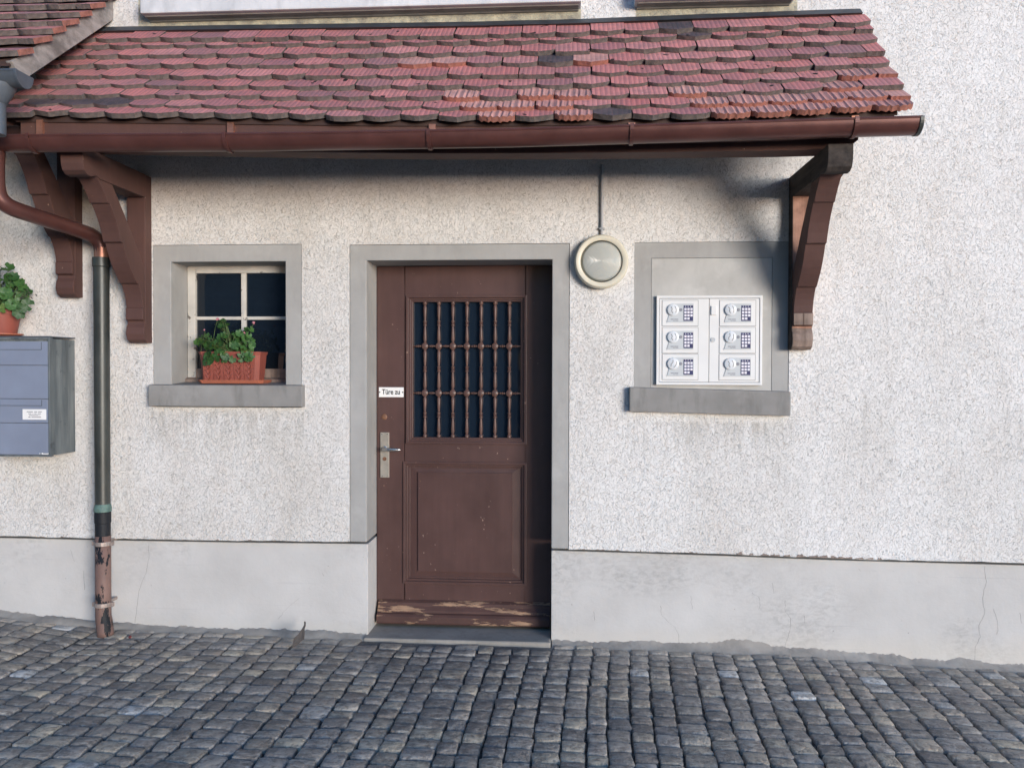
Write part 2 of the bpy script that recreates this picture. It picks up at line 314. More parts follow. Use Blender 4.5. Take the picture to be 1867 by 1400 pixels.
# ------------------------------------------------------------------ mesh helpers
class MB:
    def __init__(s): s.v = []; s.f = []; s.mi = []
    def add(s, v, f, mi=0):
        k = len(s.v); s.v += [tuple(p) for p in v]; s.f += [tuple(i + k for i in q) for q in f]; s.mi += [mi] * len(f); return s
    def box(s, x0, x1, y0, y1, z0, z1, mi=0):
        v = [(x, y, z) for z in (z0, z1) for y in (y0, y1) for x in (x0, x1)]
        return s.add(v, [(0, 2, 3, 1), (4, 5, 7, 6), (0, 1, 5, 4), (2, 6, 7, 3), (0, 4, 6, 2), (1, 3, 7, 5)], mi)
    def prism(s, prof, x0, x1, mi=0):            # prof: (Y, Z) outline, extruded along X
        n = len(prof); v = [(x0, y, z) for y, z in prof] + [(x1, y, z) for y, z in prof]
        return s.add(v, [tuple(range(n)), tuple(range(2 * n - 1, n - 1, -1))] + [(i, i + n, (i + 1) % n + n, (i + 1) % n) for i in range(n)], mi)
    def slab(s, poly, y0, y1, mi=0):             # poly: (X, Z) outline, extruded along Y
        n = len(poly); v = [(x, y0, z) for x, z in poly] + [(x, y1, z) for x, z in poly]
        return s.add(v, [tuple(range(n)), tuple(range(2 * n - 1, n - 1, -1))] + [(i, i + n, (i + 1) % n + n, (i + 1) % n) for i in range(n)], mi)
    def lathe(s, prof, org, axis='Z', seg=20, mi=0):
        org = Vector(org); v = []; f = []
        ux, uy, uz = {'Z': ((1, 0, 0), (0, 1, 0), (0, 0, 1)), 'Y': ((1, 0, 0), (0, 0, 1), (0, -1, 0)), 'X': ((0, 1, 0), (0, 0, 1), (1, 0, 0))}[axis]
        ux, uy, uz = Vector(ux), Vector(uy), Vector(uz)
        for r, h in prof:
            for k in range(seg):
                a = 2 * math.pi * k / seg; v.append(org + ux * (r * math.cos(a)) + uy * (r * math.sin(a)) + uz * h)
        m = len(prof)
        for i in range(m - 1):
            for k in range(seg):
                f.append((i * seg + k, i * seg + (k + 1) % seg, (i + 1) * seg + (k + 1) % seg, (i + 1) * seg + k))
        if prof[0][0] > 1e-6: f.append(tuple(range(seg)))
        if prof[-1][0] > 1e-6: f.append(tuple(range((m - 1) * seg, m * seg)))
        return s.add(v, f, mi)
    def tube(s, pts, rad, seg=12, mi=0, cap=True):
        pts = [Vector(p) for p in pts]; v = []; f = []; up = None
        for i, p in enumerate(pts):
            d = (pts[min(i + 1, len(pts) - 1)] - pts[max(i - 1, 0)]).normalized()
            if up is None: up = d.orthogonal().normalized()
            up = (up - d * up.dot(d)).normalized(); sd = d.cross(up); r = rad[i] if isinstance(rad, (list, tuple)) else rad
            v += [p + up * (r * math.cos(2 * math.pi * k / seg)) + sd * (r * math.sin(2 * math.pi * k / seg)) for k in range(seg)]
        for i in range(len(pts) - 1):
            for k in range(seg): f.append((i * seg + k, i * seg + (k + 1) % seg, (i + 1) * seg + (k + 1) % seg, (i + 1) * seg + k))
        if cap: f += [tuple(range(seg)), tuple(range((len(pts) - 1) * seg, len(pts) * seg))]
        return s.add(v, f, mi)
    def mesh(s, name, mats, bevel=0.0, smooth=False, seg=2, norm=True):
        me = bpy.data.meshes.new(name); me.from_pydata(s.v, [], s.f)
        for m in (mats if isinstance(mats, (list, tuple)) else [mats]): me.materials.append(MT[m] if isinstance(m, str) else m)
        for p, i in zip(me.polygons, s.mi): p.material_index = i
        if norm or bevel:
            bm = bmesh.new(); bm.from_mesh(me)
            bmesh.ops.remove_doubles(bm, verts=bm.verts, dist=1e-5)
            if norm: bmesh.ops.recalc_face_normals(bm, faces=bm.faces)
            if bevel:
                es = [e for e in bm.edges if len(e.link_faces) == 2 and e.calc_face_angle(0) > 0.5]
                bmesh.ops.bevel(bm, geom=es, offset=bevel, segments=seg, affect='EDGES', profile=0.6, clamp_overlap=True)
            bm.to_mesh(me); bm.free()
        if smooth:
            me.shade_smooth()
            if smooth != 'all': me.set_sharp_from_angle(angle=R_(40))
        return me

LOC = {}
def link(o, parent=None):
    COL.objects.link(o)
    if parent is not None:
        o.parent = parent; o.matrix_parent_inverse = Matrix.Translation(-LOC.get(parent.name, Vector((0, 0, 0))))
    return o
def obj(name, mb, mats, parent=None, bevel=0.0, smooth=False, **kw):
    me = mb if isinstance(mb, bpy.types.Mesh) else mb.mesh(name, mats, bevel, smooth, **kw)
    return link(bpy.data.objects.new(name, me), parent)
def thing(name, loc, label, cat, group=None):
    o = bpy.data.objects.new(name, None); o.empty_display_size = 0.1; COL.objects.link(o); o.location = loc; LOC[o.name] = Vector(loc)
    return tag(o, label, cat, group)
def tag(o, label, cat, group=None):
    o['label'] = label; o['category'] = cat
    if group: o['group'] = group
    return o
def struct(o, kind='structure'): o['kind'] = kind; return o
def text_mesh(txt, size, loc, mat, bold=0.0, sx=1.0):
    c = bpy.data.curves.new('lettering', 'FONT'); c.body = txt; c.size = size; c.align_x = 'CENTER'; c.align_y = 'CENTER'
    c.extrude = 0.0004; c.offset = bold; c.resolution_u = 3
    o = bpy.data.objects.new('lettering_source', c); COL.objects.link(o)
    me = bpy.data.meshes.new_from_object(o.evaluated_get(bpy.context.evaluated_depsgraph_get()))
    bpy.data.objects.remove(o)
    me.transform(Matrix.Translation(loc) @ Matrix.Rotation(math.pi / 2, 4, 'X') @ Matrix.Diagonal((sx, 1, 1, 1)))
    me.materials.clear(); me.materials.append(MT[mat]); return me

# ------------------------------------------------------------------ measured lines of the place
zg = wtab([(-400, 1085), (0, 1122), (180, 1145), (660, 1164), (1007, 1176), (1440, 1194), (1867, 1224), (2300, 1262)], -0.01)
zp = wtab([(-600, 972), (0, 977), (170, 981), (400, 985), (660, 988), (1007, 1000), (1300, 1009), (1530, 1018), (1867, 1027), (2500, 1044)])
DX0, DX1, _, DZ1 = rect(668, 474, 1007, 474); DSX0, DSX1, _, DSZ1 = rect(637, 445, 1039, 441)
WX0, WX1, _, WZ1 = rect(311, 477, 520, 477); WSX0, WSX1, _, WSZ1 = rect(278, 446, 550, 446)
WZ0 = W(410, 701, -0.05).z
BX0, BX1, _, BZ1 = rect(1157, 441, 1440, 441); BZ0 = W(1300, 709, -0.05).z
U1X0, U1X1 = W(255, 14, -.1).x, W(1060, 10, -.1).x; U2X0, U2X1 = W(1158, 12, -.1).x, W(1453, 8, -.1).x
UZ = W(650, 14, -.1).z

# ------------------------------------------------------------------ ground
def gz(x, y): return zg(x) - 0.055 * max(0.0, x - 3.1) - 0.012 * max(0.0, min(1.0, -y / 1.5))
xs = [-60, -20, -8] + [-6 + 0.25 * i for i in range(45)] + [7, 12, 30, 60]; ys = [1.0, 0.35] + [0.2 - 0.1 * i for i in range(45)] + [-5, -8, -20, -60]
mb = MB(); nx = len(xs)
mb.v = [(x, y, gz(x, y) - 0.008 - 0.014 * max(0, min(1, (-y - 0.2) / 0.9))) for y in ys for x in xs]
mb.add([], []); mb.f = [(j * nx + i, (j + 1) * nx + i, (j + 1) * nx + i + 1, j * nx + i + 1) for j in range(len(ys) - 1) for i in range(nx - 1)]; mb.mi = [0] * len(mb.f)
ground = struct(obj('ground', mb, 'bed', smooth='all'))

def sett_mesh(seed):
    r = random.Random(seed); b = MB(); n = 4
    cj = [[(r.uniform(-.06, .06), r.uniform(-.06, .06)) for _ in range(n)] for _ in range(n)]
    def P(i, j, k):
        u, v = (-.5, -.40, .40, .5)[i], (-.5, -.38, .38, .5)[j]
        edge = (i in (0, n - 1)) or (j in (0, n - 1)); corner = (i in (0, n - 1)) and (j in (0, n - 1))
        sx = 1.0 if not corner else 0.93
        x = u * sx + cj[i][j][0] * (0.6 if edge else 1); y = v * sx + cj[i][j][1] * (0.6 if edge else 1)
        z = 0.0 if not edge else (-0.10 if not corner else -0.17)
        z += r.uniform(-.04, .04)
        return (x, y, z)
    top = [P(i, j, 0) for j in range(n) for i in range(n)]
    f = [(j * n + i, j * n + i + 1, (j + 1) * n + i + 1, (j + 1) * n + i) for j in range(n - 1) for i in range(n - 1)]
    ring = [i for i in range(n)] + [j * n + n - 1 for j in range(1, n)] + [(n - 1) * n + i for i in range(n - 2, -1, -1)] + [j * n for j in range(n - 2, 0, -1)]
    k = len(top); low = [(top[i][0] * 1.06, top[i][1] * 1.06, -1.0) for i in ring]
    f += [(ring[a], k + a, k + (a + 1) % len(ring), ring[(a + 1) % len(ring)]) for a in range(len(ring))]
    b.add(top + low, f); return b
SETTS = [sett_mesh(i) for i in range(14)]; SETTM = [b.mesh('sett', 'sett', smooth='all') for b in SETTS]
places = []
shear = math.tan(R_(3.0)); x = -5.2
while x < 4.6:
    w = RND.choice([.09, .098, .105, .11, .118, .128, .108, .138]); y = 0.03 + RND.uniform(-.05, .02)
    while y > -3.6:
        l = RND.choice([RND.uniform(.076, .10), RND.uniform(.085, .125)]); yc = y - l / 2
        xc = x + w / 2 + (yc) * shear + 0.012 * math.sin(yc * 2.3 + x * 1.7) + RND.uniform(-.003, .003)
        if not (DX0 - .02 < xc < DX1 + .05 and yc > -0.06) and yc < 0.02:
            px, py = proj((xc, yc, gz(xc, yc))); 
            places.append((xc, yc, w, l, RND.uniform(-5, 5), RND.randrange(14), px, py))
        y -= l
    x += w
vis = sorted([p for p in places if -20 < p[6] < PW + 20 and p[7] < PH + 25 and -p[1] < DIST - 0.5], key=lambda p: -p[2] * p[3] / (p[1] + DIST) ** 3)[:300]
vset = set(id(p) for p in vis); stuff = MB()
for p in places:
    xc, yc, w, l, rz, k, px, py = p
    sl_x = (gz(xc + .1, yc) - gz(xc - .1, yc)) / .2
    gap = 0.011 if yc < -0.4 else 0.007; gl = .006
    sz = RND.uniform(.034, .044)
    m4 = Matrix.Translation((xc, yc, gz(xc, yc) + RND.uniform(-.004, .004))) @ Matrix.Rotation(R_(rz), 4, 'Z') @ Matrix.Rotation(-math.atan(sl_x) + R_(RND.uniform(-2.0, 2.0)), 4, 'Y') @ Matrix.Rotation(R_(RND.uniform(-2.2, 2.2)), 4, 'X') @ Matrix.Diagonal((w - gap, l - gl, sz, 1))
    if id(p) in vset:
        o = bpy.data.objects.new('sett', SETTM[k]); link(o, ground); o.matrix_basis = m4
    else:
        stuff.add([m4 @ Vector(v) for v in SETTS[k].v], SETTS[k].f)
struct(obj('setts', stuff, 'sett', ground, smooth='all', norm=False), 'stuff')

# ------------------------------------------------------------------ the house
house = thing('house', (0, 0.15, 0), 'white stucco house with brown door and red tiled canopy', 'house')
XL, XR, ZT = -6.5, 6.0, 5.4
opens = [(DSX0, DSX1, -1, DSZ1), (WSX0, WSX1, WZ0 - .13, WSZ1), (BX0, BX1, BZ0 - .13, BZ1),
         (U1X0 + .08, U1X1 - .08, UZ, 4.95), (U2X0 + .08, U2X1 - .08, UZ, 4.95)]
cx = sorted(set([XL, XR] + [v for o in opens for v in o[:2]])); cz = sorted(set([0.9, ZT] + [v for o in opens for v in o[2:] if v > 0]))
mb = MB()
def inside(x, z): return any(o[0] < x < o[1] and o[2] < z < o[3] for o in opens)
def cutx(a, b, st=0.03): 
    n = max(1, int((b - a) / st)); return [a + (b - a) * i / n for i in range(n + 1)]
for a, b in zip(cx, cx[1:]):
    xm = (a + b) / 2
    if not inside(xm, .7):
        low = [(x_, zp(x_) + (vn(x_ * 22) - .5) * .004 + (0.012 * max(0, vn(x_ * 9, 3) - .62) * (1 if x_ > .5 else .4))) for x_ in cutx(a, b)]
        n = len(low); mb.add([(x_, 0, z_) for x_, z_ in low] + [(b, 0, .9), (a, 0, .9)], [tuple(range(n + 2))])
    for c, d in zip(cz, cz[1:]):
        if not inside(xm, (c + d) / 2): mb.add([(a, 0, c), (b, 0, c), (b, 0, d), (a, 0, d)], [(0, 1, 2, 3)])
me = mb.mesh('wall', 'stucco', norm=False); bm = bmesh.new(); bm.from_mesh(me)
bmesh.ops.remove_doubles(bm, verts=bm.verts, dist=1e-4)
ex = bmesh.ops.extrude_face_region(bm, geom=bm.faces[:]); bmesh.ops.translate(bm, verts=[g for g in ex['geom'] if isinstance(g, bmesh.types.BMVert)], vec=(0, .34, 0))
bmesh.ops.recalc_face_normals(bm, faces=bm.faces); bm.to_mesh(me); bm.free()
obj('wall', me, None, house)
# dark room behind the openings
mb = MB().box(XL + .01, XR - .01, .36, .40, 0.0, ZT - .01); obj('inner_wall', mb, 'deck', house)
# plinth
PLY = .032
mb = MB()
for a, b in ((XL, DX0), (DX1, XR)):
    t_ = cutx(a, b, .25); poly = [(x_, zg(x_) - .15) for x_ in t_] + [(x_, zp(x_) + (.02 if (x_ < DSX0 - .001 or x_ > DSX1 + .001) else .0)) for x_ in reversed(t_)]
    # under the door surround the plinth ends just below it
    t_ = sorted(set(t_ + [DSX0 if a == XL else DSX1]))
    top = []
    for x_ in reversed(t_): top.append((x_, zp(x_) - .017))
    mb.slab([(x_, zg(x_) - .15) for x_ in t_] + top, PLY, .335)
obj('plinth', mb, 'plinth', house, bevel=.004)
mb = MB()
for ln in ([(1795, 1031), (1798, 1060), (1791, 1090), (1796, 1118), (1785, 1140), (1787, 1160), (1779, 1178), (1777, 1204)], [(1432, 1094), (1431, 1112), (1440, 1126), (1442, 1146), (1437, 1160), (1431, 1180)],
           [(1204, 1104), (1207, 1122), (1220, 1135), (1230, 1142), (1237, 1158), (1240, 1182)], [(271, 990), (272, 1015), (266, 1045), (255, 1070), (251, 1100), (246, 1135)], [(1812, 1110), (1818, 1130), (1820, 1150), (1817, 1156)], [(1370, 1080), (1383, 1088), (1386, 1100), (1383, 1110)],
           [(1259, 1086), (1262, 1110)], [(1408, 1062), (1411, 1082)], [(1041, 1152), (1048, 1155)], [(1247, 1160), (1253, 1160)], [(1083, 1114), (1084, 1131)], [(1467, 1122), (1466, 1136)], [(1565, 1036), (1569, 1041)], [(1600, 1173), (1606, 1174)], [(1860, 1117), (1863, 1136)], [(153, 1040), (154, 1075)], [(588, 1044), (590, 1050)], [(128, 1002), (136, 1024)], [(1570, 1144), (1592, 1148)], [(1690, 1111), (1708, 1112)], [(545, 1090), (520, 1112), (507, 1128)]):
    P_ = []
    for a, b in zip(ln, ln[1:]):
        for k in range(4): P_.append(W(a[0] + (b[0] - a[0]) * k / 4 + RND.uniform(-1, 1), a[1] + (b[1] - a[1]) * k / 4, PLY - .0005))
    P_.append(W(*ln[-1], PLY - .0005)); n = len(P_)
    wd_ = [.0004 + .0007 * vn(i * .7, ln[0][0]) for i in range(n)]
    mb.add([(p.x - w_, p.y, p.z) for p, w_ in zip(P_, wd_)] + [(p.x + w_, p.y, p.z) for p, w_ in zip(P_, wd_)], [(i, n + i, n + i + 1, i + 1) for i in range(n - 1)])
struct(obj('hairline_cracks', mb, 'crack', house), 'stuff')
mb = MB()
for k in range(46):
    px_c = RND.choice([RND.uniform(1330, 1570), RND.uniform(1330, 1640), RND.uniform(1040, 1330), RND.uniform(60, 640)]); c_ = W(px_c, 1000); zc_ = zp(c_.x); hw_ = RND.uniform(.008, .03) * (1 if px_c > 1330 else .5); hh = RND.uniform(.006, .02) * (1 if px_c > 1330 else .5)
    up = sorted([(RND.uniform(-hw_, hw_), zc_ + RND.uniform(.3, 1) * hh) for _ in range(5)], reverse=True)
    poly = [(c_.x - hw_, zc_ + .0005), (c_.x + hw_, zc_ + .0005)] + [(c_.x + u, z_) for u, z_ in up]; n = len(poly)
    mb.add([(x_, -.0012 - .00002 * k, z_) for x_, z_ in poly] , [tuple(range(n))])
struct(obj('chipped_edge', mb, 'chip', house), 'stuff')
# rough mortar at the foot of the plinth
mb = MB()
for a, b in ((-5.2, DX0 - .01), (DX1 + .005, 4.6)):
    t_ = cutx(a, b, .007); v = []
    for x_ in t_:
        amp = 1.0 if x_ > .05 else .35
        bump_ = max(0, vn(x_ * 5.1, 2) - .45) * .05 * amp + vn(x_ * 31, 5) * .010 + vn(x_ * 70, 6) * .009 + vn(x_ * 150, 9) * .004 * (.4 + .6 * amp) + (0.03 * max(0, 1 - abs(x_ - .92) / .35) if amp == 1 else 0)
        z_ = zg(x_); v += [(x_, -.028 - .03 * vn(x_ * 13, 1), z_ - .014), (x_, -.012 - .01 * vn(x_ * 20, 8), z_ + .002 + max(0, vn(x_ * 5.1, 2) - .45) * .012), (x_, .020, z_ + .008 + max(0, vn(x_ * 5.1, 2) - .45) * .04), (x_, PLY + .001, z_ + .006 + bump_)]
    mb.add(v, [(i * 4 + k, (i + 1) * 4 + k, (i + 1) * 4 + k + 1, i * 4 + k + 1) for i in range(len(t_) - 1) for k in range(3)])
obj('mortar_fillet', mb, 'mortar', house, smooth='all')

# --- door surround
e = .001; mb = MB()
mb.slab([(DSX0 + e, zp(DSX0)), (DX0, zp(DX0)), (DX0, DZ1), (DX1, DZ1), (DX1, zp(DX1)), (DSX1 - e, zp(DSX1)), (DSX1 - e, DSZ1 - e), (DSX0 + e, DSZ1 - e)], .004, .33)
obj('door_surround', mb, 'surround', house, bevel=.006)
# --- threshold
mb = MB().box(DX0 - .012, DX1 - .002, -.03, .34, -.16, -.018); obj('threshold', mb, 'threshold', house, bevel=.012, seg=3)
# --- door : stiles and rails in one frame, the rest are pieces of it
DY = .24; px_ = lambda x_, y_: W(x_, y_, DY)
gx0, gx1, gz0, gz1 = rect(744, 542, 957, 806, DY); px0, px1, pz0, pz1 = rect(738, 845, 957, 1062, DY)
db = .0; dt = DZ1 - .004; mb = MB()
lx, rx = DX0 + .004, DX1 - .004; sx0 = min(gx0, px0); sx1 = max(gx1, px1)
mb.box(lx, sx0, DY, DY + .05, db, dt); mb.box(sx1, rx, DY, DY + .05, db, dt)
mb.box(sx0, sx1, DY, DY + .05, gz1, dt); mb.box(sx0, sx1, DY, DY + .05, pz1, gz0); mb.box(sx0, sx1, DY, DY + .05, db, pz0)
mb.box(sx0 - .01, sx1 + .01, DY + .05, DY + .06, db, pz1 + .02)
door = tag(obj('door', mb, 'door', house, bevel=.0025), None, None); del door['label']; del door['category']
def frame_strip(b, x0, x1, z0, z1, y, wd_, dp, mi=0):    # mitred square moulding ring
    o = [(x0, z0), (x1, z0), (x1, z1), (x0, z1)]; i = [(x0 + wd_, z0 + wd_), (x1 - wd_, z0 + wd_), (x1 - wd_, z1 - wd_), (x0 + wd_, z1 - wd_)]
    v = [(p[0], y, p[1]) for p in o] + [(p[0], y, p[1]) for p in i] + [(p[0], y + dp, p[1]) for p in o] + [(p[0], y + dp, p[1]) for p in i]
    f = []
    for k in range(4):
        l = (k + 1) % 4; f += [(k, l, 4 + l, 4 + k), (8 + k, 12 + k, 12 + l, 8 + l), (k, 8 + k, 8 + l, l), (4 + k, 4 + l, 12 + l, 12 + k)]
    b.add(v, f)
mb = MB(); frame_strip(mb, gx0 - .012, gx1 + .012, gz0 - .012, gz1 + .012, DY - .010, .016, .020)
frame_strip(mb, gx0, gx1, gz0, gz1, DY + .006, .016, .03); frame_strip(mb, gx0 + .01, gx1 - .01, gz0 + .01, gz1 - .01, DY + .016, .016, .03)
obj('glazing_moulding', mb, 'door', door, bevel=.003)
mb = MB(); frame_strip(mb, px0 - .010, px1 + .010, pz0 - .010, pz1 + .010, DY - .010, .015, .020)
frame_strip(mb, px0, px1, pz0, pz1, DY + .004, .018, .03); frame_strip(mb, px0 + .016, px1 - .016, pz0 + .016, pz1 - .016, DY + .016, .014, .03)
obj('panel_moulding', mb, 'door', door, bevel=.003)
qx0, qx1, qz0, qz1 = rect(762, 862, 934, 1043, DY); mb = MB()
o_ = [(px0 + .01, pz0 + .01), (px1 - .01, pz0 + .01), (px1 - .01, pz1 - .01), (px0 + .01, pz1 - .01)]; i_ = [(qx0, qz0), (qx1, qz0), (qx1, qz1), (qx0, qz1)]
mb.add([(a, DY + .022, b) for a, b in o_] + [(a, DY + .014, b) for a, b in i_] + [(a, DY + .004, b) for a, b in i_], [(k, (k + 1) % 4, 4 + (k + 1) % 4, 4 + k) for k in range(4)] + [(4 + k, 4 + (k + 1) % 4, 8 + (k + 1) % 4, 8 + k) for k in range(4)] + [(8, 9, 10, 11)])
obj('panel', mb, 'door', door)
mb = MB().box(gx0 + .005, gx1 - .005, DY + .048, DY + .054, gz0 + .005, gz1 - .005); obj('pane', mb, 'doorglass', door)
# turned spindle grille
sy = DY + .022; ytop, r1, r2, ybot = px_(850, 549).z, px_(850, 631).z, px_(850, 717).z, px_(850, 799).z
def turned(z0, z1):
    h = z1 - z0; return [(.006, z0), (.0105, z0 + .02 * h), (.0105, z0 + .06 * h), (.006, z0 + .09 * h), (.0095, z0 + .15 * h), (.0075, z0 + .34 * h), (.0052, z0 + .44 * h), (.0095, z0 + .455 * h), (.0095, z0 + .475 * h), (.0065, z0 + .49 * h), (.0085, z0 + .51 * h), (.0065, z0 + .53 * h), (.0095, z0 + .545 * h), (.0095, z0 + .565 * h), (.0052, z0 + .58 * h), (.0075, z0 + .68 * h), (.0095, z0 + .86 * h), (.006, z0 + .91 * h), (.0105, z0 + .94 * h), (.0105, z0 + .98 * h), (.006, z1)]
cols = [px_(x_, 680).x for x_ in (773.6, 798.9, 824.6, 850.3, 876.2, 901.9, 928)]
for x_ in cols:
    mb = MB(); prof = turned(ybot, r2)[:-1] + turned(r2, r1)[:-1] + turned(r1, ytop)
    mb.lathe([(r_ * 1.18, h_) for r_, h_ in prof], (x_, sy, 0), 'Z', 10); obj('spindle', mb, 'spindle', door, smooth=True)
for z_ in (r1, r2):
    mb = MB(); ex_ = [gx0 + .02] + cols + [gx1 - .02]
    for a, b in zip(ex_, ex_[1:]):
        h = b - a; mb.lathe([(.004, 0), (.004, .3 * h), (.0075, .36 * h), (.005, .43 * h), (.0095, .5 * h), (.005, .57 * h), (.0075, .64 * h), (.004, .7 * h), (.004, h)], (a, sy, z_), 'X', 8)
    obj('crossbar', mb, 'spindle', door, smooth=True)
    for x_ in cols:
        mb = MB().lathe([(0, .0165), (.010, .0165), (.0185, .012), (.0195, .004), (.0195, -.008), (.012, -.012)], (x_, sy, z_), 'Y', 14); obj('rosette', mb, 'spindle', door, smooth=True)
# weather bar
wz1, wz0 = W(850, 1100, .21).z, .002; mb = MB()
mb.prism([(DY + .001, wz0), (.175, wz0), (.168, wz0 + .008), (.168, wz0 + .045), (.18, wz0 + .058), (.195, wz0 + .062), (.197, wz0 + .075), (.213, wz0 + .095), (.217, wz0 + .115), (.234, wz0 + .125), (DY + .001, wz0 + .128)], lx + .012, rx - .006)
obj('weather_bar', mb, 'weatherbar', door, bevel=.003)
# hardware
a0, a1, b0, b1 = rect(694, 788, 710, 870, DY); mb = MB().box(a0, a1, DY - .009, DY - .001, b0, b1)
plate = obj('handle_plate', mb, 'steel', door, bevel=.0015)
hz = px_(702, 818); hx1 = px_(733, 818).x; mb = MB().tube([(hz.x, DY - .008, hz.z), (hz.x, DY - .045, hz.z), (hz.x + .004, DY - .054, hz.z), (hz.x + .015, DY - .058, hz.z), (hz.x + .05, DY - .058, hz.z + .001), (hx1 - .008, DY - .056, hz.z), (hx1, DY - .055, hz.z)], [.013, .012, .0125, .012, .0105, .0095, .006], 12)
mb.lathe([(.017, 0), (.017, .006), (.012, .009)], (hz.x, DY - .009, hz.z), 'Y', 16); obj('handle', mb, 'lever', door, smooth=True)
k = px_(702, 836); mb = MB().lathe([(.0115, 0), (.0115, .004), (.009, .005), (.009, .002), (0, .002)], (k.x, DY - .009, k.z), 'Y', 14); obj('lock_cylinder', mb, 'brass', door, smooth=True)
k = px_(701, 760); mb = MB().lathe([(.017, -.002), (.017, .003), (.012, .007), (0, .008)], (k.x, DY, k.z), 'Y', 16); obj('lock_cap', mb, 'brass', door, smooth=True)
mb = MB()
for c_, d_ in ((697, 791), (707, 791), (698, 867), (708, 867)): k = px_(c_, d_); mb.lathe([(.004, 0), (.0035, .002), (0, .0025)], (k.x, DY - .009, k.z), 'Y', 8)
obj('screws', mb, 'lever', door)

# --- window with its surround and sill
mb = MB(); mb.slab([(WSX0 + e, WZ0 - .02), (WX0, WZ0 - .02), (WX0, WZ1), (WX1, WZ1), (WX1, WZ0 - .02), (WSX1 - e, WZ0 - .02), (WSX1 - e, WSZ1 - e), (WSX0 + e, WSZ1 - e)], .004, .33)
obj('window_surround', mb, 'surround', house, bevel=.005)
s0, s1, sz0, sz1 = rect(270, 701, 551, 741, -.05); mb = MB()
mb.prism([(-.05, sz0), (-.05, WZ0 - .004), (.0, WZ0), (.19, WZ0 + .012), (.32, WZ0 + .012), (.32, sz0), ], WX0 + e, WX1 - e)
mb.prism([(-.0505, sz0 - .0005), (-.0505, WZ0 - .0045), (.0, WZ0 - .001), (.33, WZ0 - .001), (.33, sz0 - .0005)], s0, s1)
obj('window_sill', mb, 'sill', house, bevel=.006)
VY = .20; fx0, fx1, fz0, fz1 = WX0 + .002, WX1 - .002, WZ0 + .018, WZ1 - .002
mid = W(443, 530, VY).x; cz_ = W(443, 580, VY).z; fw = .050; mb = MB()
gb = W(400, 672, VY).z
mb.box(fx0, fx0 + fw, VY, VY + .05, fz0, fz1); mb.box(fx1 - fw, fx1, VY, VY + .05, fz0, fz1)
mb.box(fx0 + fw, fx1 - fw, VY, VY + .05, fz1 - .04, fz1); window = obj('window', mb, 'oldwhite', house, bevel=.006)
mb = MB().box(fx0 + fw, fx1 - fw, VY + .001, VY + .049, fz0, gb); obj('bottom_rail', mb, 'rawwood', window, bevel=.004)
mb = MB().box(mid - .014, mid + .014, VY + .004, VY + .046, gb, fz1 - .04); obj('mullion', mb, 'oldwhite', window, bevel=.005)
for a, b in ((fx0 + fw, mid - .014), (mid + .014, fx1 - fw)):
    mb = MB().box(a, b, VY + .008, VY + .042, cz_ - .010, cz_ + .010); obj('glazing_bar', mb, 'oldwhite', window, bevel=.004)
    for c, d in ((gb, cz_ - .010), (cz_ + .010, fz1 - .04)):
        mb = MB().box(a, b, VY + .024, VY + .029, c, d); obj('pane', mb, 'winglass', window)
mb = MB().prism([(VY - .035, fz0 - .02), (VY - .03, fz0 + .008), (VY, fz0 + .02), (VY, fz0 - .02)], fx0, fx1); obj('drip_rail', mb, 'rawwood', window)

# --- blocked window: grey surround, patched filling, sill
ix0, ix1, iz0, iz1 = rect(1187, 470, 1408, 708); mb = MB()
mb.slab([(BX0 + e, BZ0 - .02), (ix0, BZ0 - .02), (ix0, iz1), (ix1, iz1), (ix1, BZ0 - .02), (BX1 - e, BZ0 - .02), (BX1 - e, BZ1 - e), (BX0 + e, BZ1 - e)], .004, .3)
obj('blocked_window_surround', mb, 'surround', house, bevel=.002)
mb = MB().box(ix0 + .0015, ix1 - .0015, .0055, .3, BZ0 - .02, iz1 - .0015); obj('plaster_filling', mb, 'patch', house, bevel=.002)
s0, s1, sz0, sz1 = rect(1148, 709, 1442, 752, -.05); mb = MB()
za, zb = W(1148, 706, -.05).z, W(1442, 714, -.05).z
v = []
for x_, t_ in ((s0, za), (s1, zb)): v += [(x_, -.05, t_ - .132), (x_, -.05, t_), (x_, .33, t_ + .008), (x_, .33, t_ - .132)]
mb.add(v, [(0, 1, 2, 3), (7, 6, 5, 4)] + [(i, 4 + i, 4 + (i + 1) % 4, (i + 1) % 4) for i in range(4)]); obj('blocked_window_sill', mb, 'sill', house, bevel=.006)

# --- upper windows, whose sills show along the top
for a, b, n in ((U1X0, U1X1, 5), (U2X0, U2X1, 2)):
    mb = MB().box(a, b, -.10, .06, UZ, UZ + .09); us = obj('upper_sill', mb, 'pale_sill', house, bevel=.008)
    mb = MB().prism([(-.072, UZ + .001), (-.066, UZ - .006), (-.02, UZ - .008), (-.014, UZ - .012), (.002, UZ - .013), (.002, UZ + .001)], a + .015, b - .015); obj('sill_moulding', mb, 'sill', us)
    mb = MB(); x0, x1 = a + .082, b - .082; frame_strip(mb, x0, x1, UZ + .09, 4.948, .10, .06, .06)
    uw = obj('upper_window', mb, 'oldwhite', house, bevel=.004); stp = (x1 - x0 - .12) / n
    for i in range(n):
        p0 = x0 + .06 + i * stp; mb = MB().box(p0 + .02, p0 + stp - .02, .13, .136, UZ + .15, 4.888); obj('pane', mb, 'winglass', uw)
        if i: mb = MB().box(p0 - .02, p0 + .02, .11, .15, UZ + .15, 4.888); obj('mullion', mb, 'oldwhite', uw, bevel=.003)

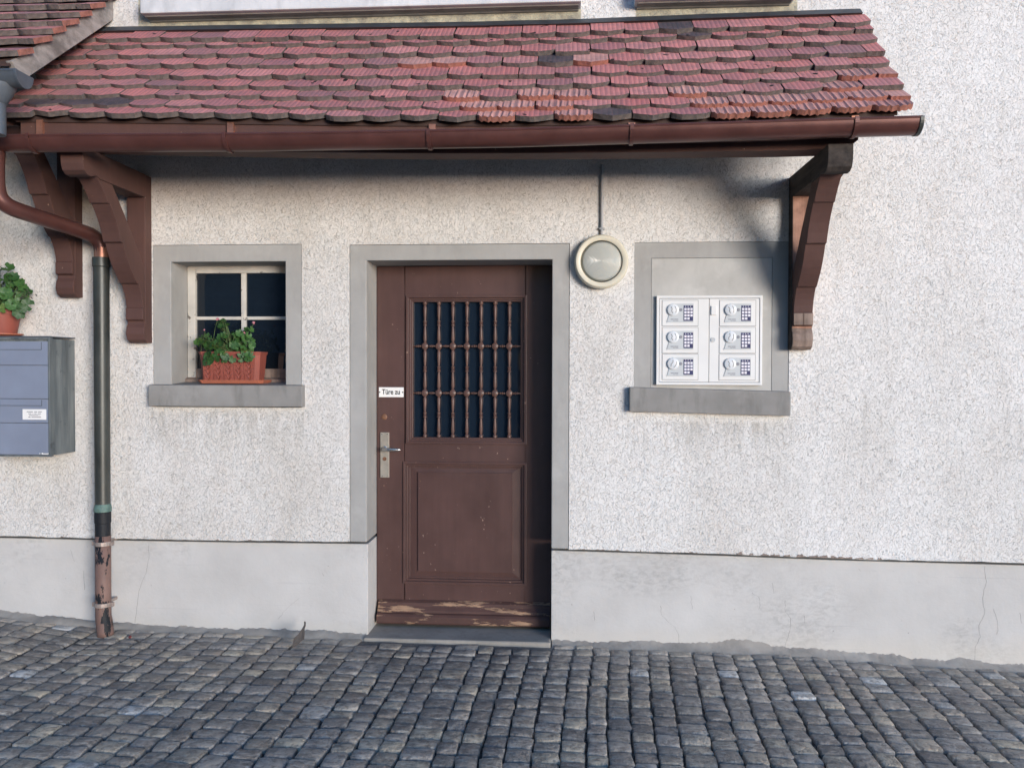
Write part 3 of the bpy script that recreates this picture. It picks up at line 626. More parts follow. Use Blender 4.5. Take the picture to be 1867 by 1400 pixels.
# ------------------------------------------------------------------ canopy roof
EY, RY = -.68, -.03
rz_ = wtab([(200, 60), (470, 57), (940, 49), (1180, 42), (1410, 33), (1568, 27)], RY)
ez_ = wtab([(20, 214), (470, 219), (700, 222), (940, 222), (1200, 219), (1410, 214), (1665, 201)], EY)
LIFT = .028
def roof_pt(x, s): 
    return Vector((x, RY + (EY - RY) * s, rz_(x) + (ez_(x) + .012 - rz_(x)) * s - .012 * math.sin(s * math.pi)))
def find_s(py, x=-0.11):
    lo, hi = -.2, 1.2
    for _ in range(40):
        m = (lo + hi) / 2
        if proj(roof_pt(x, m))[1] < py: lo = m
        else: hi = m
    return lo
rows = [find_s(y_) for y_ in (76, 84, 104, 124, 146, 166, 186, 206, 222)]
CX0, CX1 = -2.74, W(1665, 201, EY).x
# boarding below the tiles
mb = MB(); t_ = cutx(CX0 + .01, CX1 - .06, .3)
for x_ in t_:
    for s_, dz in ((-.02, -.012), (.96, -.012), (.96, -.04), (-.02, -.04)): p = roof_pt(x_, s_); mb.v.append((p.x, p.y, p.z + dz - .012))
n = len(t_); mb.f = [(i * 4 + k, (i + 1) * 4 + k, (i + 1) * 4 + (k + 1) % 4, i * 4 + (k + 1) % 4) for i in range(n - 1) for k in range(4)] + [(0, 1, 2, 3), tuple(4 * (n - 1) + k for k in (3, 2, 1, 0))]; mb.mi = [0] * len(mb.f)
canopy = obj('canopy_roof', mb, 'deck', house)

TW, TL, TT = .182, .165, .026
def tile_mesh(seed, kind='point', half=False, mats=('tile', 'tile_edge'), name='tile', wavy=0.0):
    r = random.Random(seed); b = MB(); n = 16 if wavy else 8; w = TW * (.5 if half else 1) - .004
    dep = {'point': .030, 'round': .024, 'flat': .005}[kind] * r.uniform(.85, 1.1); skew = r.uniform(-.004, .004)
    top, fr, lo, lb = [], [], [], []
    for i in range(n + 1):
        u = i / n * 2 - 1
        if half: q = dep * .4 * (1 - u) / 2
        elif kind == 'point': q = dep * abs(u) + (.006 if abs(u) > .98 else 0)
        elif kind == 'round': q = dep * abs(u) ** 2.2 + (.006 if abs(u) > .98 else 0)
        else: q = dep * u * u
        y = q + skew * u + r.uniform(-.0018, .0018); z = wavy * math.sin(i * math.pi * .75) if wavy else r.uniform(-.0008, .0008)
        x = u * w / 2; top.append((x, TL, z * .4)); fr.append((x, y, z)); lo.append((x, y + .004, z - TT)); lb.append((x, TL, -TT))
    v = top + fr + lo; m = n + 1; f = []; mi = []
    b.add(v, [(m + i, m + i + 1, i + 1, i) for i in range(n)], 0)
    b.f += [(2 * m + i, 2 * m + i + 1, m + i + 1, m + i) for i in range(n)]; b.mi += [1] * n
    k = len(b.v); b.v += [lb[0], lb[-1]]; b.f += [(0, k, 2 * m, m), (n, m + n, 2 * m + n, k + 1)]; b.mi += [len(mats) - 1] * 2
    me = b.mesh(name, mats, norm=False); return me
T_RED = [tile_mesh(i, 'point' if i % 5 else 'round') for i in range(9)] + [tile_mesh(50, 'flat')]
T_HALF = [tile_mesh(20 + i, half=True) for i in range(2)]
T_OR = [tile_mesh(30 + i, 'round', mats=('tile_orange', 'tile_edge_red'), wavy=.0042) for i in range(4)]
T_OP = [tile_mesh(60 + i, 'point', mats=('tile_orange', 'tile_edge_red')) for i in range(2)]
T_ORH = [tile_mesh(40, half=True, mats=('tile_orange', 'tile_edge_red'))]
T_VGH = tile_mesh(90, half=True, mats=('tile', 'tile_edge', 'tile_edge_red'))
T_DK = [tile_mesh(70 + i, 'point', mats=('tile_dark', 'tile_edge')) for i in range(2)]
T_VG = [tile_mesh(80 + i, 'point', mats=('tile', 'tile_edge', 'tile_edge_red')) for i in range(2)]
# tiles seen to be newer orange, plain orange or slate coloured: (row, photo x)
ORANGE = [(6, 815), (6, 970), (6, 1030), (7, 905), (7, 985), (6, 1243), (5, 1563), (7, 1290), (7, 1365), (8, 935), (8, 1022), (7, 1440), (7, 1515), (7, 1590), (8, 1330), (8, 1395), (8, 1475), (8, 1550), (8, 1640), (6, 1530)]
PLAIN = [(3, 728), (3, 790), (3, 1105)]; SLATE = [(0, 1218), (3, 988), (7, 125), (8, 1100), (7, 60), (7, 175), (1, 1250)]
def place_tile(parent, mesh, pt, ax, ay, tilt, yawj, lift=LIFT):
    ax = ax.normalized(); ay = (ay - ax * ay.dot(ax)).normalized(); az = ax.cross(ay)
    rot = Matrix((ax, ay, az)).transposed().to_4x4()
    o = bpy.data.objects.new('tile', mesh); link(o, parent)
    o.matrix_basis = Matrix.Translation(pt + az * lift) @ rot @ Matrix.Rotation(yawj, 4, 'Z') @ Matrix.Rotation(-tilt, 4, 'X')
    return o
for r_, s_ in enumerate(rows):
    odd = r_ % 2; npt = int((CX1 - CX0) / TW) + 2; xr = CX1
    xc_list = []
    if odd: xc_list.append((xr - TW / 4, True)); start = xr - TW / 2 - TW / 2
    else: start = xr - TW / 2
    while start > CX0 - .02: xc_list.append((start, False)); start -= TW
    if start > CX0 - TW / 2 - .03: xc_list.append((start + TW / 4, True))
    for xc, half in xc_list:
        sj = s_ + RND.uniform(-.006, .006); p = roof_pt(xc, sj); px, py = proj(p + Vector((0, 0, .03)))
        dx = roof_pt(xc + .08, sj) - roof_pt(xc - .08, sj); dy = roof_pt(xc, sj - .12) - roof_pt(xc, sj + .03)
        def near(lst, tol=36): return any(a == r_ and abs(b - px) < tol for a, b in lst)
        if half: m = T_ORH[0] if (px > 1500 and r_ in (5, 7)) else RND.choice(T_HALF)
        elif near(ORANGE): m = RND.choice(T_OR)
        elif near(PLAIN): m = RND.choice(T_OP)
        elif near(SLATE, 30): m = RND.choice(T_DK)
        else: m = RND.choice(T_RED)
        lift = LIFT if r_ else LIFT + .016
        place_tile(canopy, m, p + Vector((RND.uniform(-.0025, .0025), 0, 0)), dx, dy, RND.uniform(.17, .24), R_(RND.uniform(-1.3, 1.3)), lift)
# flashing along the wall
mb = MB(); t_ = cutx(CX0 + .05, W(1568, 27, RY).x, .2)
for x_ in t_: z_ = rz_(x_) + .034 + (vn(x_ * 5) - .5) * .006; mb.v += [(x_, -.075, z_ - .042), (x_, -.035, z_ - .004), (x_, .0, z_ + .012), (x_, .0, z_ - .05)]
n = len(t_); mb.f = [(i * 4 + k, (i + 1) * 4 + k, (i + 1) * 4 + (k + 1) % 4, i * 4 + (k + 1) % 4) for i in range(n - 1) for k in range(4)] + [(0, 1, 2, 3), tuple(4 * (n - 1) + k for k in (3, 2, 1, 0))]; mb.mi = [0] * len(mb.f)
obj('flashing', mb, 'lead', canopy)
# fascia board under the eave, purlin below
mb = MB(); t_ = cutx(CX0 + .03, CX1 - .07, .25)
for x_ in t_: z_ = ez_(x_); mb.v += [(x_, -.625, z_ - .095), (x_, -.645, z_ - .095), (x_, -.645, z_ - .008), (x_, -.625, z_ - .008)]
n = len(t_); ring_f = lambda n: [(i * 4 + k, (i + 1) * 4 + k, (i + 1) * 4 + (k + 1) % 4, i * 4 + (k + 1) % 4) for i in range(n - 1) for k in range(4)] + [(0, 1, 2, 3), tuple(4 * (n - 1) + k for k in (3, 2, 1, 0))]
mb.f = ring_f(n); mb.mi = [0] * len(mb.f); obj('fascia_board', mb, 'timber', canopy)
pz = wtab([(100, 280), (276, 284), (600, 290), (800, 292), (1100, 291), (1440, 287), (1573, 283)], -.46)
mb = MB(); PXE = W(1566, 262, -.58).x; t_ = cutx(-2.62, PXE - .09, .25)
for x_ in t_: z_ = pz(x_); mb.v += [(x_, -.46, z_), (x_, -.585, z_), (x_, -.585, z_ + .12), (x_, -.46, z_ + .12)]
mb.f = ring_f(len(t_)); mb.mi = [0] * len(mb.f)
z_ = pz(PXE); x_ = PXE
mb.slab([(x_ - .0905, z_), (x_ - .075, z_ - .001), (x_ - .06, z_ + .008), (x_ - .035, z_ + .012), (x_ - .02, z_ + .032), (x_ - .004, z_ + .04), (x_, z_ + .07), (x_, z_ + .12), (x_ - .0905, z_ + .12)], -.5845, -.4605)
obj('purlin', mb, 'timber', canopy, bevel=.004)

# carved brackets
def bracket(Xc, dz, top, weathered=False):
    T = 'timber'; hw = .053
    post = [(.003, 1.64), (-.045, 1.638), (-.078, 1.655), (-.092, 1.69), (-.085, 1.725), (-.072, 1.745), (-.072, 1.752), (-.072, 1.752), (-.072, top - dz), (.003, top - dz)]
    mb = MB()
    if weathered:
        mb.prism([(y, z + dz) for y, z in [(.003, 1.752), (-.072, 1.752), (-.072, top - dz), (.003, top - dz)]], Xc - hw, Xc + hw)
        br = obj('bracket', mb, 'redwood', house, bevel=.003)
        mb = MB().box(Xc - hw - .003, Xc - hw - .0004, -.073, -.001, 1.64 + dz, top, 0); obj('side_board', mb, 'black_wood', br)
        mb = MB().prism([(y, z + dz) for y, z in post[:6] + [(-.072, 1.7515), (.003, 1.7515)]], Xc - hw, Xc + hw); obj('foot', mb, 'rawwood', br, bevel=.004)
    else:
        mb.prism([(y, z + dz) for y, z in post[:7] + post[8:]], Xc - hw, Xc + hw); br = obj('bracket', mb, T, house, bevel=.004)
    def arc(a, b, bulge, n=4):
        a = Vector((*a, 0)); b = Vector((*b, 0)); d = b - a; nr = Vector((-d.y, d.x, 0)).normalized()
        return [tuple((a + d * (i / n) + nr * (bulge * math.sin(math.pi * i / n)))[:2]) for i in range(n + 1)]
    out = arc((-.545, 2.462), (-.44, 2.352), .006) + arc((-.424, 2.35), (-.318, 2.170), .012) + arc((-.298, 2.165), (-.158, 1.968), -.014, 6) + arc((-.140, 1.962), (-.090, 1.842), .008)
    out += [(-.088, 1.838), (-.096, 1.832), (-.096, 1.770), (-.086, 1.764)]
    inn = [(-.071, 1.764), (-.071, 2.06), (-.22, 2.25), (-.40, 2.456)]
    mb = MB().prism([(y, z + dz) for y, z in out + inn], Xc - hw + .003, Xc + hw - .003); brc = obj('brace', mb, T, br, bevel=.003)
    if weathered:
        mb = MB()
        for a, b in ((-.05, -.002), (.001, .05)): mb.box(Xc + a, Xc + b, -.0985, -.0955, 1.770 + dz, 1.832 + dz)
        obj('end_grain_block', mb, 'rawwood', br)
    hd = [(-.073, top - dz), (-.073, 2.456), (-.52, 2.454), (-.555, 2.464), (-.575, 2.458), (-.60, 2.449), (-.635, 2.452), (-.662, 2.468), (-.674, 2.50), (-.676, 2.53), (-.676, top - dz)]
    mb = MB().prism([(y, z + dz) for y, z in hd], Xc - hw - .004, Xc + hw + .004); obj('tie_beam', mb, 'black_wood' if weathered else T, br, bevel=.004)
    return br
XA = W(246, 450, -.085).x; XC = W(1465, 450, -.085).x; XB = W(118, 450, -.085).x
bracket(XA, 0.0, 2.585); b2 = bracket(XC, -.035, 2.535, True); b2['label'] = 'weathered bracket with bare wood foot'
bracket(XB, .26, 2.86)

# gutter with hangers
gt = wtab([(-120, 249), (0, 248), (470, 245), (940, 237), (1410, 222), (1680, 214)], -.80); GY, GR = -.738, .062
def gutter(x0, x1, zf, gy, gr, name, mat, parent, step=.3):
    t_ = cutx(x0, x1, step); mb = MB(); prof = []
    for k in range(13): a = math.pi + math.pi * k / 12; prof.append((math.cos(a) * gr, math.sin(a) * gr))
    bead = [(-gr + .004 + .0075 * math.cos(a), .001 + .0075 * math.sin(a)) for a in (0, -1.2, -2.2, -3.14, 2.2, 1.2)]
    inner = [(c * .955, s_ * .955) for c, s_ in reversed(prof)]
    sec = prof + inner; n = len(sec)
    for x_ in t_: mb.v += [(x_, gy + c, zf(x_) + s_) for c, s_ in sec]
    mb.f = [(i * n + k, (i + 1) * n + k, (i + 1) * n + (k + 1) % n, i * n + (k + 1) % n) for i in range(len(t_) - 1) for k in range(n)] + [tuple(range(n)), tuple((len(t_) - 1) * n + k for k in range(n))]
    mb.mi = [0] * len(mb.f); mb.tube([(x_, gy - gr + .004, zf(x_) + .002) for x_ in t_], .0075, 8)
    return obj(name, mb, mat, parent, smooth=True)
GX1 = W(1676, 230, -.76).x
gut = gutter(-3.6, GX1, gt, GY, GR, 'gutter', 'gutter', house)
cap = [(GY + math.cos(math.pi + math.pi * k / 16) * (GR + .004), gt(GX1) + math.sin(math.pi + math.pi * k / 16) * (GR + .004)) for k in range(17)]
mb = MB().prism([(GY - GR - .004, gt(GX1) + .006)] + cap + [(GY + GR + .004, gt(GX1) + .006)], GX1 - .012, GX1 + .006); obj('end_cap', mb, 'pipe_dark', gut, bevel=.002)
for hx, tx in ((52, 72), (410, 420), (781, 788), (1152, 1152), (1561, 1559)):
    x_ = W(hx, 250, -.79).x; xt = W(tx, 238, -.66).x; mb = MB(); z_ = gt(x_); pr = []
    for rr in (GR + .001, GR + .007):
        q = [(GY + math.cos(math.pi + math.pi * k / 14) * rr, z_ + math.sin(math.pi + math.pi * k / 14) * rr) for k in range(12)]; pr += q if rr < GR + .003 else q[::-1]
    mb.prism(pr, x_ - .009, x_ + .009)
    mb.box(x_ - .009, x_ + .009, GY - GR - .006, GY - GR - .001, z_ - .012, z_ + .012)
    tb = MB().box(xt - .016, xt + .016, -.662, -.6455, z_ - .03, ez_(xt) - .006)
    mb.box(min(x_, xt) - .013, max(x_, xt) + .013, GY - .02, -.647, z_ + .004, z_ + .007)
    hg = obj('hanger', mb, 'gutter', gut); obj('hanger_tab', tb, 'copper', gut)

# copper offset and downpipe
PY = -.105; pxx = W(186, 700, PY).x; pr_ = .041
path = [W(-6, 262, -.74), W(-8, 300, -.74), W(-8, 330, -.735), W(-4, 358, -.72), W(12, 376, -.69), W(44, 388, -.60), W(150, 422, -.20), W(170, 430, -.14), W(183, 442, PY - .005), W(186, 458, PY), W(186, 482, PY)]
for i in range(2): # smooth the bends
    q = [path[0]]
    for a, b in zip(path, path[1:]): q += [a * .75 + b * .25, a * .25 + b * .75]
    path = q + [path[-1]]
mb = MB().tube(path, .040, 16); off = obj('offset_pipe', mb, 'gutter', gut, smooth='all')
mb = MB().tube([W(186, 452, PY), W(186, 474, PY)], .0412, 16); obj('copper_sleeve', mb, 'copper', off, smooth=True)
za, zb_, zc = W(186, 470, PY).z, W(186, 928, PY).z, W(186, 976, PY).z; zd, ze = W(186, 1122, PY).z, zg(pxx) + .002
mb = MB().lathe([(pr_ + .006, za), (pr_ + .006, za - .05), (pr_ + .001, za - .055), (pr_, zb_ + .03)], (pxx, PY, 0), 'Z', 20); pipe = obj('downpipe', mb, 'pipe_dark', house, smooth=True)
mb = MB().lathe([(pr_, zb_ + .0302), (pr_ + .001, zb_ + .028), (pr_ + .007, zb_ + .004), (pr_ + .006, zb_ - .012), (pr_, zb_ - .014)], (pxx, PY, 0), 'Z', 20); obj('collar', mb, 'verdigris', pipe, smooth=True)
mb = MB().lathe([(pr_ + .003, zb_ - .0145), (pr_ + .003, zb_ - .075), (pr_, zb_ - .078), (pr_, zc)], (pxx, PY, 0), 'Z', 20); obj('black_section', mb, 'pipe_black', pipe, smooth=True)
mb = MB().tube([(pxx, PY, zc - .0005), (pxx, PY, zd + .1), (pxx, PY, zd), (pxx + .006, PY - .003, zd - .03), (pxx + .018, PY - .012, ze + .02), (pxx + .02, PY - .014, ze - .01)], [pr_ + .001, pr_ + .001, pr_ + .001, pr_ + .003, pr_ + .003, pr_ + .003], 20); obj('foot_section', mb, 'pipe_brown', pipe, smooth='all')
for y_ in (990, 1101):
    z_ = W(186, y_, PY).z; mb = MB().lathe([(pr_ + .004, z_ - .012), (pr_ + .005, z_ - .010), (pr_ + .005, z_ + .010), (pr_ + .004, z_ + .012)], (pxx, PY, 0), 'Z', 20)
    for sgn in (-1, 1): mb.box(pxx + sgn * (pr_ + .010) - .009, pxx + sgn * (pr_ + .010) + .009, PY - .012, PY + .012, z_ - .012, z_ + .012)
    mb.box(pxx - .008, pxx + .008, PY + pr_ - .002, .03, z_ - .008, z_ + .008); obj('pipe_clip', mb, 'clip', pipe, bevel=.002)

# ------------------------------------------------------------------ the second roof at upper left
VX = -2.60
e2, t2 = PX(14, 106, VX), PX(196, -6, VX); sl2 = (t2.z - e2.z) / (t2.y - e2.y)
def roof2(x, y): return Vector((x, y, e2.z + (y - e2.y) * sl2))
mb = MB(); v = []
for x_ in (-6.2, VX - .01):
    for y_, dz in ((e2.y + .03, -.02), (.0, -.02), (.0, -.05), (e2.y + .03, -.05)): p = roof2(x_, y_); v.append((x_, y_, p.z + dz))
mb.add(v, [(0, 1, 2, 3), (7, 6, 5, 4)] + [(k, 4 + k, 4 + (k + 1) % 4, (k + 1) % 4) for k in range(4)]); side = obj('side_roof', mb, 'deck', house)
rowy = []
for py in (104, 82, 66, 51, 36, 21, 7, -7, -20, -33):
    d = ray(30, py); A = sl2; t = (e2.z - EYE + (-DIST - e2.y) * A) / (d.z - d.y * A); rowy.append(d.y * t - DIST)
for r_, y_ in enumerate(rowy):
    if y_ > -.06: continue
    x_ = VX + .03 - TW / 2 - (TW / 2 if r_ % 2 else 0); first = True
    if r_ % 2: 
        p = roof2(VX + .03 - TW / 4, y_); place_tile(side, T_VGH, p, Vector((1, 0, 0)), Vector((0, 1, sl2)),   .2, 0)
    while x_ > -3.75:
        m = T_VG[r_ % 2] if (first and not r_ % 2) else RND.choice(T_RED)
        if r_ == 6 and -3.05 < x_ < -2.85: m = T_DK[0]
        place_tile(side, m, roof2(x_, y_ + RND.uniform(-.004, .004)), Vector((1, 0, 0)), Vector((0, 1, sl2)), RND.uniform(.17, .23), R_(RND.uniform(-1.3, 1.3)))
        x_ -= TW; first = False
# rest of that roof, out of the frame
mb = MB()
for r_, y_ in enumerate(rowy):
    if y_ > -.06: continue
    p = roof2(0, y_); mb.prism([(p.y, p.z + .035), (p.y, p.z + .012), (p.y + .2, p.z + .2 * sl2), (p.y + .2, p.z + .2 * sl2 + .018)], -6.2, -3.86)
obj('tile_courses', mb, 'tile', side)
q = [PX(20, 112, VX), PX(40, 148, VX), PX(208, 14, VX), PX(206, -18, VX)]
q[2] = Vector((VX, -.002, q[1].z + (-.002 - q[1].y) * sl2)); q[3] = Vector((VX, -.002, q[0].z + (-.002 - q[0].y) * sl2))
mb = MB().prism([(p.y, p.z) for p in q], VX - .028, VX + .004); obj('verge_board', mb, 'barge', side, bevel=.003)
gy2 = e2.y - .06; gx2 = W(36, 150, gy2 - .03).x; gz2 = W(20, 128, gy2 - .06).z
g2 = gutter(-6.2, gx2, lambda x_: gz2, gy2, .058, 'side_gutter', 'zinc', house)
cap = [(gy2 + math.cos(math.pi + math.pi * k / 16) * .063, gz2 + math.sin(math.pi + math.pi * k / 16) * .063) for k in range(17)]
mb = MB().prism([(gy2 - .063, gz2 + .005)] + cap + [(gy2 + .063, gz2 + .005)], gx2 - .01, gx2 + .004); obj('end_cap', mb, 'zinc', g2, bevel=.002)
hx = W(-8, 170, gy2).x; h0, h1 = gz2 - .045, W(0, 188, gy2).z
mb = MB().lathe([(.085, h0), (.08, h0 - .02), (.052, h1 + .01), (.047, h1), (.042, h1 - .004), (.042, W(0, 246, gy2).z)], (hx, gy2, 0), 'Z', 18); obj('outlet', mb, 'zinc', g2, smooth=True)

# ------------------------------------------------------------------ wall lamp with conduit
c = W(1096, 479); lamp = thing('wall_lamp', (c.x, 0, c.z), 'round cream bulkhead wall lamp with conduit above, right of the door', 'lamp')
mb = MB().lathe([(.135, 0), (.146, .004), (.148, .03), (.146, .052), (.138, .060), (.122, .061), (.1145, .056), (.113, .040)], (c.x, 0, c.z), 'Y', 48); obj('ring', mb, 'lampring', lamp, smooth=True)
b = MB().lathe([(.1135, .048), (.095, .058), (.07, .066), (.035, .073), (.006, .076), (0, .0762)], (0, 0, 0), 'Y', 48); g = obj('glass_cover', b, 'lampglass', lamp, smooth='all'); g.location = c
ct = W(1097, 288, -.012); mb = MB().tube([(c.x + .002, -.013, c.z + .135), (c.x + .002, -.013, 2.62)], .0085, 10); obj('conduit', mb, 'conduit', lamp, smooth=True)
z_ = W(1097, 418).z; mb = MB().box(c.x - .012, c.x + .018, -.024, 0, z_ - .005, z_ + .005); obj('saddle_clip', mb, 'conduit', lamp, bevel=.002)

# ------------------------------------------------------------------ door sign
a0, a1, b0, b1 = rect(691, 706, 736, 724, DY - .002); sg = thing('door_sign', ((a0 + a1) / 2, DY, b0), 'small white enamel sign reading Türe zu on the brown door', 'sign')
mb = MB().box(a0, a1, DY - .0045, DY, b0, b1); obj('plate', mb, 'enamel', sg, bevel=.001)
obj('lettering', text_mesh('Türe zu', .043, ((a0 + a1) / 2 - .001, DY - .0052, (b0 + b1) / 2 + .001), 'ink', .0008, .80), None, sg)
for x_ in (a0 + .005, a1 - .005):
    mb = MB().lathe([(.0042, 0), (.004, .002), (0, .0026)], (x_, DY - .0045, (b0 + b1) / 2), 'Y', 10); obj('screw', mb, 'ink', sg)

# ------------------------------------------------------------------ key safe cabinet
KY = -.02; a0, a1, b0, b1 = rect(1197, 539, 1390, 702, KY); kab = thing('safe_cabinet', ((a0 + a1) / 2, .006, b0), 'white metal cabinet of six keypad safes on the blocked window', 'cabinet')
mb = MB(); frame_strip(mb, a0, a1, b0, b1, KY, .014, .022); obj('cabinet_frame', mb, 'white', kab, bevel=.002)
mb = MB().box(a0 + .01, a1 - .01, KY + .012, .006, b0 + .01, b1 - .01); obj('back_panel', mb, 'seam', kab)
mx = W(1293, 620, KY).x
for x0, x1 in ((a0 + .0165, mx - .0015), (mx + .0015, a1 - .0165)):
    mb = MB().box(x0, x1, KY + .004, KY + .0115, b0 + .0165, b1 - .0165); obj('cabinet_door', mb, 'white', kab, bevel=.001)
SY = KY + .004; sw, sh = rect(1208, 548, 1273, 594, KY)[1] - rect(1208, 548, 1273, 594, KY)[0], .138
ANG = {0: -8, 1: -8, 2: 25, 3: -12, 4: 14, 5: -10}
for i, (sx_, sy_) in enumerate(((1240, 571), (1240, 620.5), (1240, 669), (1345, 571), (1344.5, 620.5), (1344, 669.5))):
    p = W(sx_, sy_, KY); x_, z_ = p.x, p.z; ft = MB()
    frame_strip(ft, x_ - sw / 2 - .0025, x_ + sw / 2 + .0025, z_ - sh / 2 - .0025, z_ + sh / 2 + .0025, SY - .0006, .002, .002)
    mb = MB().box(x_ - sw / 2, x_ + sw / 2, SY - .0028, SY + .001, z_ - sh / 2, z_ + sh / 2); sf = obj('safe_front', mb, 'white', kab, bevel=.0015)
    obj('seam', ft, 'seam', sf)
    bx = lambda u: x_ + u * sw / 65.; bz = lambda v_: z_ - v_ * sw / 65.
    # silver bezel, slanted at the left
    mb = MB().slab([(bx(-24.5), bz(17)), (bx(24.5), bz(17)), (bx(24.5), bz(-17.5)), (bx(-14), bz(-17.5))], SY - .007, SY - .0025); obj('bezel', mb, 'bezel', sf, bevel=.001)
    kc = (bx(-13), SY - .006, bz(-6)); mb = MB().lathe([(10.5 * sw / 65, 0), (10.5 * sw / 65, .008), (9 * sw / 65, .0105), (0, .0115)], kc, 'Y', 28); kn = obj('knob', mb, 'knob', sf, smooth=True)
    an = R_(ANG[i]); mb = MB()
    for u0 in (-2.4, 4.6):
        pts = []
        for k in range(7):
            w_ = -6 + 2 * k; uu = u0 + (.9 * math.sin(w_ * .8) if u0 < 0 else -.05 * w_ * w_ + .8)
            pts.append((kc[0] + (uu * math.cos(an) + w_ * math.sin(an)) * sw / 65, SY - .0172, kc[2] + (w_ * math.cos(an) - uu * math.sin(an)) * sw / 65))
        mb.tube(pts, .0016, 6)
    obj('grip_line', mb, 'seam', kn)
    mb = MB().lathe([(3.0 * sw / 65, 0), (2.8 * sw / 65, .003), (0, .004)], (bx(1.2), SY - .007, bz(-6)), 'Y', 14); obj('release_button', mb, 'greyink', sf, smooth=True)
    mb = MB().box(bx(6.2), bx(23.5), SY - .0085, SY - .0068, bz(14.5), bz(-14)); kp = obj('keypad', mb, 'navy', sf)
    mb = MB()
    for r_ in range(4):
        for k in range(3):
            if r_ == 3 and k == 2: continue
            mb.box(bx(7.4 + k * 5.5), bx(11.6 + k * 5.5), SY - .0102, SY - .0084, bz(-5.2 + r_ * 5.8), bz(-9.4 + r_ * 5.8))
    for k in range(3): mb.box(bx(9 + k * 4.5), bx(10.6 + k * 4.5), SY - .0092, SY - .0084, bz(-11.6), bz(-12.8))
    obj('keys', mb, 'key', kp, bevel=.0006)
    mb = MB()
    for u0, u1, v0, v1 in ((-17.3, -11.5, 10.6, 12.2), (-10.8, -3.6, 10.6, 12.2), (-13, -9.2, 13.4, 14.4), (-8.6, -3.5, 13.4, 14.4)): mb.box(bx(u0), bx(u1), SY - .0075, SY - .0069, bz(v1), bz(v0))
    obj('print', mb, 'greyink', sf)
p = W(1300, 619.5, KY); mb = MB().lathe([(.013, 0), (.013, .004), (.010, .005), (.010, .003), (.005, .003), (.005, .0045), (0, .0045)], (p.x, SY, p.z), 'Y', 18); obj('lock', mb, 'bezel', kab, smooth=True)
p = W(1302, 566, KY); mb = MB().prism([(SY + .0005, p.z - .025), (SY + .0005, p.z + .025), (SY - .009, p.z + .025), (SY - .009, p.z - .025)], p.x - .016, p.x + .013); obj('pull', mb, 'white', kab, bevel=.002)

# ------------------------------------------------------------------ mailbox at the left edge
mx1 = W(136, 700).x + .003; MY = -.235; z1, z0 = W(91, 616, MY).z, W(91, 833, MY).z; mx0 = mx1 - .44
mail = thing('mailbox', ((mx0 + mx1) / 2, 0, z0), 'blue grey metal double mailbox with dark weathered side, under the flower pot', 'mailbox')
mb = MB()
mb.box(mx0, mx1, MY + .016, 0, z0 + .006, z1 - .004); obj('body', mb, 'box_side', mail, bevel=.003)
mb = MB(); frame_strip(mb, mx0 - .002, mx1 + .002, z0, z1 + .002, MY, .010, .03); obj('rim', mb, 'box_side', mail, bevel=.002)
mb = MB().box(mx0 - .004, mx1 + .004, MY - .002, .0, z1 + .0025, z1 + .010); obj('lid', mb, 'zinc', mail, bevel=.003)
cut = [W(40, y_, MY).z for y_ in (622, 666, 727, 771, 829)]
for i, nm in enumerate(('flap', 'door_panel', 'flap', 'door_panel')):
    mb = MB().box(mx0 + .010, mx1 - .0115, MY + .002, MY + .014, cut[i + 1] + .0015, cut[i] - .0015); pn = obj(nm, mb, 'box_front', mail, bevel=.0015)
    if nm == 'flap':
        zl = cut[i] - .045 if i == 0 else cut[i] - .036
        mb = MB().box(mx0 + .03, mx1 - .045, MY - .0005, MY + .0018, zl - .003, zl); mb.box(mx1 - .047, mx1 - .045, MY - .0004, MY + .0018, zl - .003, cut[i] - .006); obj('slot_edge', mb, 'zinc', pn)
        l0, l1, m0, m1 = rect(41, 746, 84, 765, MY)
        if i == 2:
            mb = MB().box(l0, l1, MY + .0005, MY + .002, m0, m1); nl = obj('name_label', mb, 'enamel', pn)
            mb = MB(); w_ = l1 - l0; h_ = m1 - m0
            for k, segs in enumerate((((.18, .44), (.50, .62), (.66, .82)), ((.24, .38), (.42, .46), (.50, .60), (.64, .78)), ((.27, .68), (.72, .75)), ((.25, .34), (.38, .78)))):
                for u0, u1 in segs: mb.box(l0 + u0 * w_, l0 + u1 * w_, MY - .0002, MY + .0006, m1 - h_ * (.28 + .17 * k), m1 - h_ * (.21 + .17 * k))
            obj('print', mb, 'greyink', pn)
    if i == 3:
        l0, l1, m0, m1 = rect(72, 825.5, 88, 831, MY); m0 = max(m0, cut[4] + .003)
        mb = MB().box(l0, l1, MY + .0005, MY + .002, m0, m1); obj('maker_label', mb, 'enamel', pn)
        mb = MB().lathe([(.0055, 0), (0, .0006)], (l0 + .008, MY + .0005, (m0 + m1) / 2), 'Y', 12); mb.box(l0 + .02, l1 - .003, MY - .0001, MY + .0006, (m0 + m1) / 2, (m0 + m1) / 2 + .004); obj('maker_mark', mb, 'greyink', pn)

